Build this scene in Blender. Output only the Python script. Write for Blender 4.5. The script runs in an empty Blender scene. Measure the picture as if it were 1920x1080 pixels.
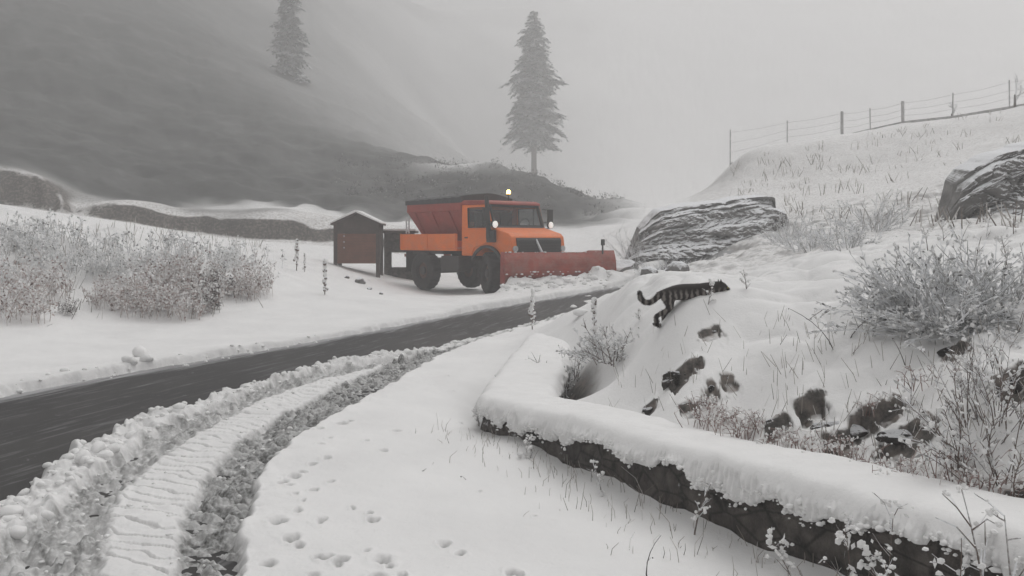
import bpy, bmesh, math, random
import numpy as np
from mathutils import Vector, Matrix
R = math.radians
scene = bpy.context.scene
COL = scene.collection
rnd = random.Random(7)

# ------------------------------------------------------------------ camera, sky, sun, exposure
FPX, CZ, HZ = 1663.0, 1.6, 450.0          # focal length in photo pixels, eye height, horizon row
cam_d = bpy.data.cameras.new('camera'); cam = bpy.data.objects.new('camera', cam_d); COL.objects.link(cam)
cam_d.sensor_width = 36; cam_d.lens = FPX / 1920 * 36
cam_d.shift_y = -(540 - HZ) / 1920
cam.location = (0, 0, CZ); cam.rotation_euler = (R(90), 0, 0)
cam_d.clip_start = 0.05; cam_d.clip_end = 3000
scene.camera = cam
SUN_EL, SUN_AZ = R(60), R(30)              # azimuth clockwise from +Y
w = bpy.data.worlds.new('World'); scene.world = w; w.use_nodes = True
nt = w.node_tree; nt.nodes.clear()
sky = nt.nodes.new('ShaderNodeTexSky'); sky.sky_type = 'NISHITA'; sky.sun_disc = False
sky.sun_elevation = SUN_EL; sky.sun_rotation = SUN_AZ; sky.dust_density = 4; sky.air_density = 1.5
hs = nt.nodes.new('ShaderNodeHueSaturation'); hs.inputs['Saturation'].default_value = 0.06
bg = nt.nodes.new('ShaderNodeBackground'); bg.inputs['Strength'].default_value = 0.071
wo = nt.nodes.new('ShaderNodeOutputWorld')
nt.links.new(sky.outputs[0], hs.inputs['Color']); nt.links.new(hs.outputs[0], bg.inputs[0]); nt.links.new(bg.outputs[0], wo.inputs[0])
sd = bpy.data.lights.new('sun', 'SUN'); sd.energy = 1.75; sd.angle = R(55); sd.color = (1, .985, .97)
sun = bpy.data.objects.new('sun', sd); COL.objects.link(sun)
dv = Vector((math.sin(SUN_AZ) * math.cos(SUN_EL), math.cos(SUN_AZ) * math.cos(SUN_EL), math.sin(SUN_EL)))
sun.rotation_euler = dv.to_track_quat('Z', 'Y').to_euler(); sun.location = dv * 60
scene.view_settings.view_transform = 'Standard'; scene.view_settings.look = 'None'
scene.view_settings.gamma = 1; scene.view_settings.exposure = 0.18
scene.cycles.use_denoising = True
scene.cycles.max_bounces = 8; scene.cycles.volume_bounces = 4; scene.cycles.transparent_max_bounces = 12
scene.cycles.caustics_reflective = False; scene.cycles.caustics_refractive = False
HAZE = 0.0062

# ------------------------------------------------------------------ numeric helpers
def P(u, v, d): return ((u - 960) / FPX * d, d, CZ - (v - HZ) / FPX * d)
def _h(ix, iy, s):
    n = (ix.astype(np.int64) * 374761393 + iy.astype(np.int64) * 668265263 + s * 974634777) & 0x7fffffff
    n = ((n ^ (n >> 13)) * 1274126177) & 0x7fffffff
    return ((n ^ (n >> 16)) & 0xffff) / 65535.0
def vnoise(x, y, s=0):
    ix = np.floor(x); iy = np.floor(y); fx = x - ix; fy = y - iy
    fx = fx * fx * fx * (fx * (fx * 6 - 15) + 10); fy = fy * fy * fy * (fy * (fy * 6 - 15) + 10)
    a = _h(ix, iy, s); b = _h(ix + 1, iy, s); c = _h(ix, iy + 1, s); d = _h(ix + 1, iy + 1, s)
    return (a + (b - a) * fx + (c - a) * fy + (a - b - c + d) * fx * fy) * 2 - 1
def fbm(x, y, o=4, s=0, g=.5):
    r = 0; a = 1; t = 0
    for k in range(o):
        r = r + a * vnoise(x * 2 ** k + 17.3 * k, y * 2 ** k - 9.1 * k, s + k); t += a; a *= g
    return r / t
def worley(x, y, s=0):
    ix = np.floor(x); iy = np.floor(y); m = np.full(np.shape(x), 9.0)
    for a in (-1, 0, 1):
        for b in (-1, 0, 1):
            px = ix + a + _h(ix + a, iy + b, s); py = iy + b + _h(ix + a, iy + b, s + 5)
            m = np.minimum(m, (px - x) ** 2 + (py - y) ** 2)
    return np.sqrt(m)
def sstep(a, b, x):
    t = np.clip((x - a) / (b - a), 0, 1); return t * t * (3 - 2 * t)

class RBF:
    def __init__(self, pts, c=.06):
        self.p = np.array([self.m(x, y) for x, y, z in pts]); z = np.array([q[2] for q in pts]); self.c = c
        n = len(z); A = np.zeros((n + 3, n + 3)); D = self.k(self.p[:, None], self.p[None])
        A[:n, :n] = D; A[:n, n] = 1; A[:n, n + 1:] = self.p; A[n, :n] = 1; A[n + 1:, :n] = self.p.T
        A[:n, :n] -= np.eye(n) * .004
        self.w = np.linalg.solve(A, np.concatenate([z, [0, 0, 0]]))
    def m(self, x, y): return (math.atan2(x, y) * 1.4, math.log(math.hypot(x, y) + .3))
    def k(self, a, b): return np.sqrt(((a - b) ** 2).sum(-1) + self.c ** 2)
    def __call__(self, x, y):
        q = np.stack([np.arctan2(x, y) * 1.4, np.log(np.hypot(x, y) + .3)], -1).reshape(-1, 2)
        out = np.empty(len(q)); n = len(self.p)
        for i in range(0, len(q), 50000):
            s = q[i:i + 50000]; D = self.k(s[:, None], self.p[None])
            out[i:i + 50000] = D @ self.w[:n] + self.w[n] + s @ self.w[n + 1:]
        return out.reshape(np.shape(x))

near_pts = [P(*q) for q in [
    # left verge and bank
    (-300, 640, 12), (0, 700, 10.5), (0, 640, 13), (0, 585, 15), (0, 500, 17.5), (0, 415, 20), (-300, 380, 20), (100, 424, 20.3), (170, 441, 21), (230, 434, 21), (290, 448, 22),
    (180, 590, 15.8), (100, 500, 18), (200, 505, 18.4), (300, 598, 16), (300, 520, 18.8), (400, 505, 20), (480, 488, 24), (480, 575, 17.5), (560, 500, 25.5), (600, 488, 28),
    (620, 535, 22.5), (560, 600, 16.5), (700, 545, 24), (800, 562, 22), (700, 515, 29.5), (640, 500, 30), (740, 520, 30.5), (860, 540, 30), (960, 540, 29),
    (300, 430, 31), (380, 442, 33), (450, 452, 36), (600, 452, 37.5), (100, 400, 36), (0, 385, 36), (-300, 350, 36), (700, 480, 36), (900, 480, 36), (1050, 470, 37),
    # truck ground
    (797, 546, 28.3), (919, 550, 25.9), (885, 543, 29.5), (1060, 530, 25.5), (1150, 520, 26),
    # right flat
    (560, 900, 5.65), (700, 800, 7.2), (850, 700, 10.1), (620, 1060, 4.2), (900, 1000, 4.7), (1150, 1060, 4.2), (980, 860, 6.3), (860, 820, 7), (930, 640, 12.8),
    
    # bank right of the wall
    (1180, 775, 6.5), (1300, 800, 5.7), (1560, 890, 4.75), (1920, 985, 3.75), (2200, 1000, 3.2),
    (1200, 735, 6.75), (1210, 660, 7.3), (1320, 622, 6.85), (1290, 680, 6.4), (1400, 640, 6.6), (1237, 594, 7.25), (1300, 572, 7.05), (1370, 560, 7.1), (1300, 556, 8.1), (1450, 555, 7.5), (1100, 572, 12), (1140, 560, 11), (1150, 602, 9.6), (1130, 628, 9.2), (1180, 592, 9.2), (1160, 650, 8.7), (1180, 690, 7.9), (1180, 542, 10), (1250, 534, 9.3),
    (1350, 530, 8.9), (1450, 518, 8.9), (1520, 487, 9), (1620, 478, 9.3), (1700, 458, 9.3), (1800, 470, 8.5), (1900, 448, 8.5), (2100, 430, 8), (1600, 560, 7), (1750, 590, 5.9), (1900, 600, 5.4), (1920, 700, 4.7), (1920, 860, 4.1), (2200, 850, 3.4), (2200, 600, 5),
    (1600, 700, 5.6), (1450, 700, 5.9), (1500, 760, 5.35), (1700, 740, 5.1), (1700, 840, 4.65), (1400, 780, 5.6), (1620, 845, 4.8),
    # beyond the bank
    (1200, 562, 12.2), (1200, 552, 15.5), (1120, 562, 15), (1350, 556, 11), (1350, 538, 14), (1480, 528, 11), (1480, 512, 14), (1620, 492, 12), (1600, 478, 14), (1720, 470, 12), (1850, 462, 11.5), (2100, 450, 12),
    (1180, 525, 18), (1250, 512, 20), (1350, 505, 18), (1500, 480, 17), (1200, 500, 25), (1320, 492, 24), (1480, 455, 22), (1430, 470, 21), (1600, 450, 16), (1720, 430, 17), (1920, 400, 16),
    (1550, 400, 27), (1700, 370, 27), (1500, 350, 37), (1650, 310, 38), (1850, 290, 33), (1920, 240, 38), (2200, 200, 35),
    (1372, 292, 48), (1480, 272, 48), (1580, 255, 47), (1700, 232, 45), (1800, 216, 44), (1920, 198, 43), (2200, 150, 42),
    (1345, 345, 48), (1280, 385, 46), (1200, 398, 44), (1400, 400, 32), (1300, 400, 34)]]
near_pts = [(x_, y_, z_ - .09) for x_, y_, z_ in near_pts]      # the settled snow lies on top
near_pts += [(25, 60, 3.5), (40, 60, 6), (14, 62, 1.5), (20, 75, 1.5), (60, 60, 8)]
for t in (.3, 1.3, 2.3, 3.3, 4.3, 5.3, 6.2):
    for o_, z_ in ((.06, -.075), (.6, -.045), (-.54, .12 + .045 * min(t, 4.5)), (-.75, .16 + .05 * min(t, 4.5))): near_pts.append((-.245 + .457 * t - .89 * o_, 7.4 - .89 * t - .457 * o_, z_))
near_pts += [(.6, 8.8, -.16), (.68, 9.5, -.05), (.72, 8.3, -.02), (.8, 10.5, .2), (.7, 11.2, .25), (0, 0, 0), (-2, 1, 0), (2.5, 1, .25), (0, -5, 0), (5, 0, .6), (-6, -3, .1), (10, 4, 2.2), (0, -30, 0), (30, -10, 3), (-30, -10, 2), (-3, 3, 0), (-4, 6, 0), (-5, 3, .05), (0, 3.0, 0), (1.5, 2.6, -.05)]
# the road's own points
near_pts += [(-4.5, 7.5, 0), (-4, 10, 0), (-2.6, 13, 0), (-1.2, 16, .03), (.6, 19.5, .12), (1.8, 21.5, .22)]
far_pts = [P(*q) for q in [
    (-300, 290, 39), (0, 322, 39), (51, 331, 39), (98, 337, 39), (112, 372, 39.3), (126, 400, 39), (164, 386, 39), (255, 384, 39), (292, 393, 39), (350, 406, 39), (437, 409, 39), (510, 406, 39), (569, 415, 39), (600, 428, 39), (640, 430, 39),
    (700, 440, 39), (800, 445, 40), (900, 445, 40), (1020, 443, 41), (1100, 432, 42), (1180, 420, 42), (1250, 415, 40),
    (0, 305, 41), (140, 355, 42.5), (340, 385, 43), (550, 392, 43), (0, 240, 52), (0, 0, 84), (-400, 0, 74), (-400, 230, 48), (-900, 100, 60), (500, 100, 125), (300, 0, 110), (700, 250, 88), (300, 250, 60), (300, 100, 85), (690, 385, 50), (500, 330, 55), (520, 250, 68),
    (700, 330, 58), (800, 235, 140), (650, 60, 180), (700, 0, 230), (800, 20, 300), (900, 20, 370), (1100, 0, 385), (1300, -40, 380), (1600, -60, 375), (2000, -60, 370), (2500, 0, 370), (400, -100, 160), (600, -80, 260), (800, 292, 66), (880, 315, 62), (930, 312, 62), (1000, 338, 60), (1060, 356, 60), (1120, 378, 60), (1180, 398, 60), (1020, 402, 50), (1100, 396, 52), (1180, 390, 54), (850, 370, 52), (900, 400, 46), (1250, 400, 60)]]
far_pts += [(0, 85, 4), (5, 85, 2), (14, 80, 1), (25, 80, 1), (10, 150, 4), (60, 200, 8), (14, 62, 1.5), (20, 62, 2.5), (25, 62, 3.5), (35, 62, 5), (0, 180, 6), (40, 45, 5), (14, 42, 2.6), (20, 42, 4),
            (60, 0, 4), (0, -60, 0), (0, -390, 0), (-300, -100, 20), (300, -100, 0), (-200, 60, 62), (-120, 200, 60), (-45, 10, 8)]
near_f, far_f = RBF(near_pts), RBF(far_pts, .03)

# road zones: x of each edge as a function of y
def edge(px, z=0.04):
    q = []
    for e in px:
        u, v = e[:2]; zz = e[2] if len(e) > 2 else z
        y = (CZ - zz) * FPX / (v - HZ); q.append((y, (u - 960) / FPX * y))
    q.sort(); return q
E0 = edge([(0, 745, 0), (300, 690, 0), (600, 640, 0), (760, 611, .02), (900, 585, .06), (1050, 560, .18), (1150, 541, .30)])
E1 = edge([(0, 975, 0), (130, 862, 0), (300, 793, .0), (400, 758, .0), (520, 722, 0), (620, 692, 0), (700, 676, 0), (780, 664, 0), (850, 645, .02), (900, 628, .04), (1050, 585, .14), (1155, 550, .29)])
E2 = edge([(60, 1000), (170, 895), (240, 845), (330, 795), (430, 752), (560, 705), (650, 688), (740, 678), (800, 664), (850, 648), (900, 632), (1050, 588, .14), (1155, 552, .29)], .05)
E3 = edge([(185, 1080), (195, 990), (245, 890), (330, 840), (410, 790), (510, 740), (640, 700), (720, 682), (780, 670), (850, 650), (900, 634), (1050, 590, .14), (1155, 553, .29)], .06)
E4 = edge([(325, 1080), (335, 990), (380, 890), (432, 840), (505, 790), (600, 738), (695, 692), (760, 670), (800, 662), (850, 649), (900, 635), (1050, 591, .14), (1155, 554, .29)], .06)
E5 = edge([(455, 1080), (455, 990), (480, 890), (520, 840), (600, 790), (690, 740), (770, 695), (830, 662), (860, 651), (900, 636), (1050, 592, .14), (1155, 555, .29)], .08)
E0 = [(0, -5.2), (4, -5.9), (7, -5.7)] + E0[0:] + [(30, 8.), (40, 20)]
E1 = [(0, -2.5), (4, -2.85)] + E1 + [(30, 9.), (40, 22)]
E2 = [(0, -2.0), (3.5, -2.5)] + E2 + [(30, 9.1), (40, 22.1)]
E3 = [(0, -1.6), (3, -1.75)] + E3 + [(30, 9.15), (40, 22.2)]
E4 = [(0, -1.3), (3, -1.35)] + E4 + [(30, 9.2), (40, 22.3)]
E5 = [(0, -.9), (3, -1.1)] + E5 + [(30, 9.25), (40, 22.4)]
def ex(E, y):
    ys = np.array([q[0] for q in E]); xs = np.array([q[1] for q in E]); r = 0
    for k in (-.45, -.15, .15, .45): r = r + np.interp(y + k, ys, xs)
    return r / 4
def zroad(y): return np.interp(y, [0, 13, 15, 17, 19, 21, 23, 26, 31], [0, 0, .015, .045, .10, .19, .29, .42, .5])

FOOT = [(550, 893, 1.3), (565, 884, .9), (530, 905, 1.1), (520, 975, 1.5), (545, 1003, 1.3), (560, 1015, .9), (555, 955, 1), (600, 973, .9), (700, 966, 1), (690, 955, .7), (660, 948, .6), (832, 1008, 1.1), (862, 1026, .9), (716, 1040, 1.4), (728, 1052, .8), (688, 1024, .8), (500, 1052, 1.3), (640, 1045, .9), (612, 1040, 1), (630, 1052, .8), (720, 842, 1.), (612, 857, 1), (585, 868, .9), (600, 830, .8), (640, 790, 1.3), (655, 785, 1), (600, 800, .9), (620, 818, .9), (690, 824, .7), (600, 747 + 40, .8), (745, 803, .8), (960, 1062, 1.2), (975, 1070, .8), (545, 910, .7), (620, 900, .7), (590, 915, .8), (750, 1072, .8), (705, 1075, 1.2), (590, 1075, .9), (555, 925, .7), (570, 935, .7), (600, 1040, .8), (865, 770, .7), (850, 720, .7), (840, 700, .6), (900, 905, .5), (1000, 952, .5)]
FOOT_W = [((CZ - .1) * FPX / (v - HZ), (u - 960) / FPX * (CZ - .1) * FPX / (v - HZ), s) for u, v, s in FOOT]

def base_h(x, y):
    r = np.hypot(x, y); n = near_f(x, y); f = far_f(x, y)
    jag = fbm(x * .6, y * .25, 3, 40) * .9
    Dd = np.maximum(y, .8 * r); ed_ = 38 + 24 * sstep(.15, .24, x / np.maximum(r, 1)) * (y > 0)
    t = sstep(ed_ + jag, ed_ + .7 + 14 * sstep(.15, .24, x / np.maximum(r, 1)) + jag, Dd)
    h = n * (1 - t) + f * t
    lo, hi = ex(E0, y), ex(E5, y)
    out = np.maximum(np.maximum(lo - x, x - hi), 0)
    m = (1 - sstep(.1, 1.6, out)) * sstep(2, 3, y) * (1 - sstep(23.5, 26, y))
    return h * (1 - m) + zroad(y) * m
def ground(x, y):
    """height of the snow surface and its three masks: slush, bare earth, forest"""
    h = base_h(x, y); r = np.hypot(x, y)
    front = (y > 1) & (y < 30)
    wob = fbm(x * 2.6, y * 2.6, 3, 3) * .07 + fbm(x * 9, y * 9, 2, 8) * .025
    e0, e1, e2, e3, e4, e5 = [ex(E, y) for E in (E0, E1, E2, E3, E4, E5)]
    w = np.clip((e1 - e0) / 2.2, .2, 1)
    a0, a1, a2, a3, a4, a5 = e0 + wob * 1.6, e1 + wob * 1.8, e2 + wob, e3 + wob * .7, e4 + wob * .7, e5 + wob * .7
    f = .035
    def band(lo, hi): return sstep(lo - f, lo + f, x) * (1 - sstep(hi - f, hi + f, x))
    rd = sstep(a0 - .13, a0 + .03, x) * (1 - sstep(a1 - f, a1 + f, x)) * front; rg = band(a1, a2) * front; t1 = band(a2, a3) * front; md = band(a3, a4) * front; t2 = band(a4, a5) * front
    rest = np.clip(1 - rd - rg - t1 - md - t2, 0, 1)
    big = fbm(x * .35, y * .35, 4, 11); fine = fbm(x * 3, y * 3, 4, 21); mic = fbm(x * 14, y * 14, 3, 31)
    qx, qy = x + fbm(x * 4, y * 4, 3, 101) * .13, y + fbm(x * 4, y * 4, 3, 105) * .13
    bil = 1 - np.minimum(worley(qx * 5.2, qy * 5.2, 4), 1) ** 2; bil2 = 1 - np.minimum(worley(qx * 14, qy * 14, 9), 1) ** 2
    s = (y * 1.02 + x * .4)
    lug = np.abs(((s * 7 + fbm(x * 3, y * 3, 2, 5) * .9) % 1) - .5) * 2
    flat = np.clip(1 - sstep(24, 60, r), .0, 1)
    d_ur = np.clip((a0 - x), 0, 3) ; curb = np.exp(-d_ur / .18) * (x < a0) * front * (y < 26)
    snow = .095 + big * .02 * np.minimum(r / 6, 8) + fine * .012 + mic * .0015 + curb * (.01 + .07 * np.clip(bil - .6, 0, 1) + .03 * fine)
    right = np.clip(x - a5, 0, 9); snow = snow + np.exp(-right / .12) * front * (y < 20) * (x > a5) * (.02 * fine + .035 * np.clip(bil - .6, 0, 1))
    z = (rest * snow + rd * (-.05) + rg * (1 - .8 * sstep(11, 14.5, y)) * (.035 + .10 * np.clip(bil - .45, 0, 1) * 1.25 * np.clip(.75 + .9 * fine, .2, 1.3) + .045 * bil2 + .02 * mic)
         + t1 * (-.028 + .05 * bil2 + .06 * mic + .022 * lug + .04 * fine) + md * (.055 + .02 * fine + .02 * np.clip(bil - .4, 0, 1) - .016 * (lug > .86) + .006 * mic)
         + t2 * (-.038 + .035 * bil2 + .055 * mic + .045 * lug + .03 * fine))
    slush = np.clip(t1 * (.75 + .5 * mic - .3 * bil2) + t2 * (.95 + .5 * mic - .35 * lug) + rg * (.12 + .25 * mic) + curb * .25 + md * (.05 + .5 * (lug > .86) * .5), 0, 1)
    # rougher bank to the right of the wall
    bankm = sstep(.9, 1.6, x - np.maximum(0, (7.8 - y)) * .3) * sstep(3, 4, y) * (1 - sstep(13, 20, r))
    calm = 1 - np.exp(-((x - 1.5) ** 2 + (y - 7.1) ** 2) / .45)
    bq = 1 - np.minimum(worley((x + fbm(x * 1.5, y * 1.5, 2, 141) * .3) * 2.4, (y + fbm(x * 1.5, y * 1.5, 2, 145) * .3) * 2.4, 14), 1) ** 2
    z = z + bankm * calm * (.15 * np.clip(bq - .35, 0, 1) - .03 + fbm(x * 1.1, y * 1.1, 3, 51) * .07 + np.clip(fbm(x * 2.3, y * 2.3, 2, 57), 0, 1) * .07 + np.clip(fbm(x * 5, y * 5, 2, 59), 0, 1) * .035)
    lb = sstep(.1, 1., h) * (x < -2) * (1 - sstep(24, 32, r)); z = z + lb * (fbm(x * .9, y * .9, 3, 61) * .22 + np.clip(fbm(x * 2.2, y * 2.2, 2, 63), 0, 1) * .12)
    mess = sstep(15, 19, r) * (1 - sstep(29, 33, r)) * sstep(.06, .1, x / np.maximum(y, 1)); z = z + mess * (fbm(x * 1.6, y * 1.6, 3, 71) * .16)
    wx, wy = fbm(x * 22, y * 16, 2, 33) * .022, fbm(x * 20, y * 14, 2, 37) * .03
    for fy, fx, sz in FOOT_W:
        rr = ((x + wx - fx) / (.024 * sz)) ** 2 + ((y + wy - fy) / (.034 * sz)) ** 2
        g = np.exp(-rr ** 1.3); z = z - g * .04 * sz + np.exp(-(np.sqrt(rr) - 1.7) ** 2 * 2) * .006
        slush = np.clip(slush + g * .6, 0, 1)
    bx = (x + .20) / 3.1; by = 24.35 + .13 * (x + .2) - y          # snow rolled up in front of the plow blade
    pile = sstep(-.12, .04, bx) * (1 - sstep(.78, 1.12, bx)) * np.where(by < 0, np.exp(-(by / .25) ** 2), np.exp(-(by / (.95 - .45 * np.clip(bx, 0, 1))) ** 2))
    scm = np.zeros(x.shape)
    z = z + pile * (.24 + .16 * fine + .10 * np.clip(bil - .4, 0, 1) - .12 * np.clip(bx - .5, 0, 1)) * (r < 30)
    for x0, y0, hw, dp in SCOOPS:
        k = (np.abs(x - x0) < hw * 1.6) & (np.abs(y - y0) < .5)
        if not k.any(): continue
        xk, yk = x[k], y[k]; wn = fbm(xk * 22, yk * 8, 4, 131); win = 1 - sstep(.55, 1.1, np.abs(xk - x0) / hw + wn * .9)
        yy = yk - y0 + fbm(xk * 6, yk * 2, 4, 135, .5) * .12 * min(1, hw * 6)
        zk = z[k]; zk = zk + win * dp * .5 * (-(1 - sstep(-.012, .014, yy)) * sstep(-.30, -.01, yy) + .35 * np.exp(-((yy - .06) / .07) ** 2)); z[k] = zk
        sc_ = np.zeros(x.shape); sc_[k] = win * np.exp(-((yy + .03) / .07) ** 6); scm = np.maximum(scm, sc_)
    far = sstep(40, 46, np.maximum(y, .8 * r)) * (1 - (x > y * .15) * (y > 0) * (y < 60))
    z = h + z + far * (fbm(x * .12, y * .12, 4, 81) * .9 + fbm(x * .6, y * .6, 3, 83) * .35)
    Dd = np.maximum(y, .8 * r)
    thin = 1 - sstep(64, 84, Dd) * sstep(-.40, .22, x / np.maximum(y, 1) + .10 * fbm(x * .04, y * .04, 3, 95))  # fog painted in: forest colour pales with distance and toward the right
    thin = thin * (1 - .85 * np.exp(-((x + 4.3 + (y - 62) * .5) / 2.6) ** 2 - ((y - 61) / 2.2) ** 2) * (y > 50))
    forest = thin * sstep(39.6, 44.5, Dd + fbm(x * .15, y * .15, 3, 91) * 6) * (1 - sstep(.07, .17, x / np.maximum(np.abs(y), 1) + .03 * fbm(x * .3, y * .3, 3, 93)))
    earth = sstep(36.5, 37, Dd) * (1 - sstep(41, 43, Dd)) * (x < y * -.1)
    pit = np.exp(-(((x - .62) / .22) ** 2 + ((y - 8.9) / .8) ** 2) ** 2)
    gr = sstep(14, 18, r) * (1 - sstep(45, 50, r)) * (x > y * .2)
    return z, slush, np.clip(earth + gr * .55 + pit + scm * 4, 0, 1), np.clip(forest, 0, 1)
SCOOPS = []
def gz(x, y): return float(ground(np.array([float(x)]), np.array([float(y)]))[0][0])

def hit(u, v, d0=3.5, d1=60):
    """walk along the sight line of a photo pixel and return the ground point under it"""
    ds = np.exp(np.linspace(math.log(d0), math.log(d1), 900)); x = (u - 960) / FPX * ds; zl = CZ - (v - HZ) / FPX * ds
    z = ground(x, ds)[0]; k = np.nonzero(z >= zl)[0]; i = k[0] if len(k) else 899
    return (float(x[i]), float(ds[i]), float(z[i]))

# dark faces where the snow breaks over rock: photo pixel, half width, height
SC_PX = [(1275, 705, .14, .15), (1217, 766, .06, .09), (1334, 730, .065, .07), (1366, 710, .04, .05), (1290, 760, .06, .06), (1518, 750, .10, .17), (1600, 803, .22, .13), (1700, 815, .16, .08), (1455, 792, .08, .09), (1332, 622, .08, .05), (1232, 607, .04, .03), (1910, 935, .10, .09), (1786, 655, .08, .08), (1905, 715, .10, .11)]
SC_P = [hit(u, v) for u, v, a, b in SC_PX]
SCOOPS += [(p[0], p[1], q[2], q[3]) for p, q in zip(SC_P, SC_PX)]

# ------------------------------------------------------------------ materials
def mat(name):
    m = bpy.data.materials.new(name); m.use_nodes = True
    n = m.node_tree.nodes; b = n['Principled BSDF']; return m, n, m.node_tree.links, b
def L(*a): return (*a, 1) if len(a) == 3 else (a[0], a[0], a[0], 1)
def nmath(n, l, op, a, b=None, clamp=False):
    q = n.new('ShaderNodeMath'); q.operation = op; q.use_clamp = clamp
    for i, s in enumerate((a, b)):
        if s is None: continue
        if isinstance(s, (int, float)): q.inputs[i].default_value = s
        else: l.new(s, q.inputs[i])
    return q.outputs[0]
def nmix(n, l, f, a, b):
    q = n.new('ShaderNodeMix'); q.data_type = 'RGBA'
    for s, k in ((f, 0), (a, 6), (b, 7)):
        if isinstance(s, (int, float, tuple)): q.inputs[k].default_value = s
        else: l.new(s, q.inputs[k])
    return q.outputs[2]
def nnoise(n, l, scale, detail=4, vec=None, rough=.55):
    q = n.new('ShaderNodeTexNoise'); q.inputs['Scale'].default_value = scale; q.inputs['Detail'].default_value = detail; q.inputs['Roughness'].default_value = rough
    if vec is None:
        tc = n.new('ShaderNodeTexCoord'); vec = tc.outputs['Object']
    l.new(vec, q.inputs['Vector']); return q.outputs[0]
def nramp(n, l, f, stops):
    q = n.new('ShaderNodeValToRGB'); l.new(f, q.inputs[0]); e = q.color_ramp.elements
    e[0].position, e[0].color = stops[0][0], L(*stops[0][1]); e[1].position, e[1].color = stops[-1][0], L(*stops[-1][1])
    for p_, c in stops[1:-1]:
        k = e.new(p_); k.color = L(*c)
    return q.outputs[0]
def nbump(n, l, b, h, strength=.3, dist=.02):
    q = n.new('ShaderNodeBump'); q.inputs['Strength'].default_value = strength; q.inputs['Distance'].default_value = dist
    l.new(h, q.inputs['Height']); l.new(q.outputs[0], b.inputs['Normal'])
def upness(n, l):
    g = n.new('ShaderNodeNewGeometry'); s = n.new('ShaderNodeSeparateXYZ'); l.new(g.outputs['Normal'], s.inputs[0]); return s.outputs[2], g
def simple(name, col, rough=.6, metal=0, var=.12, scale=4, bump=0, trans=0):
    m, n, l, b = mat(name)
    f = nnoise(n, l, scale, 5)
    c = nramp(n, l, f, [(.3, tuple(x * (1 - var) for x in col)), (.7, tuple(min(1, x * (1 + var)) for x in col))])
    l.new(c, b.inputs['Base Color']); b.inputs['Roughness'].default_value = rough; b.inputs['Metallic'].default_value = metal
    if bump: nbump(n, l, b, nnoise(n, l, scale * 6, 4), bump)
    return m
def snowy(name, col, lo=.15, hi=.6, rough=.85, var=.4, scale=5, bump=.5, snow=(.8, .81, .83), nz=.35):
    """a material whose upward faces carry settled snow"""
    m, n, l, b = mat(name)
    u, g = upness(n, l)
    f = nnoise(n, l, scale, 6)
    c = nramp(n, l, f, [(.3, tuple(x * (1 - var) for x in col)), (.7, tuple(min(1, x * (1 + var)) for x in col))])
    t = nmath(n, l, 'ADD', u, nmath(n, l, 'MULTIPLY', nmath(n, l, 'SUBTRACT', nnoise(n, l, scale * 2.3, 4), .5), nz * 2))
    k = n.new('ShaderNodeMapRange'); k.interpolation_type = 'SMOOTHSTEP'; l.new(t, k.inputs[0]); k.inputs[1].default_value = lo; k.inputs[2].default_value = hi
    l.new(nmix(n, l, k.outputs[0], c, L(*snow)), b.inputs['Base Color']); b.inputs['Roughness'].default_value = rough
    nbump(n, l, b, nnoise(n, l, scale * 5, 5), bump, .03)
    return m
def islands(name, stops, rough=.9):
    m, n, l, b = mat(name); g = n.new('ShaderNodeNewGeometry')
    l.new(nramp(n, l, g.outputs['Random Per Island'], stops), b.inputs['Base Color']); b.inputs['Roughness'].default_value = rough
    return m
# ground: snow, slush, bare earth on steep places, dark wooded slope
GM, n, l, b = mat('snow_ground')
at = n.new('ShaderNodeAttribute'); at.attribute_name = 'masks'; sp = n.new('ShaderNodeSeparateColor'); l.new(at.outputs['Color'], sp.inputs[0])
u, g = upness(n, l)
f1 = nnoise(n, l, 1.2, 5); f2 = nnoise(n, l, 9, 5); f3 = nnoise(n, l, 45, 4)
snowc = nramp(n, l, f1, [(.3, (.76, .757, .755)), (.7, (.835, .832, .828))])
slc = nramp(n, l, f3, [(.3, (.07, .068, .065)), (.5, (.25, .25, .245)), (.72, (.55, .56, .56))])
c = nmix(n, l, sp.outputs[0], snowc, slc)
ec = nramp(n, l, nnoise(n, l, 26, 6, None, .7), [(.35, (.045, .042, .04)), (.65, (.13, .12, .11))])
steep = n.new('ShaderNodeMapRange'); l.new(nmath(n, l, 'ADD', u, nmath(n, l, 'MULTIPLY', nmath(n, l, 'SUBTRACT', f2, .5), .5)), steep.inputs[0]); steep.inputs[1].default_value = .93; steep.inputs[2].default_value = .78
c = nmix(n, l, nmath(n, l, 'MULTIPLY', steep.outputs[0], sp.outputs[1], True), c, ec)
gc = nramp(n, l, f2, [(.46, (0, 0, 0)), (.64, (1, 1, 1))])
grass = nmath(n, l, 'MULTIPLY', nmath(n, l, 'MULTIPLY', sp.outputs[1], gc), .8, True)
c = nmix(n, l, grass, c, L(.22, .19, .17))
f4 = nnoise(n, l, .25, 6, rough=.7)
fc = nramp(n, l, f4, [(.32, (.010, .012, .012)), (.5, (.04, .042, .04)), (.64, (.08, .08, .08)), (.8, (.22, .22, .225))])
c = nmix(n, l, sp.outputs[2], c, fc)
l.new(c, b.inputs['Base Color']); b.inputs['Roughness'].default_value = .75; b.inputs['Specular IOR Level'].default_value = .3
nbump(n, l, b, f3, .35, .012)
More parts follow.
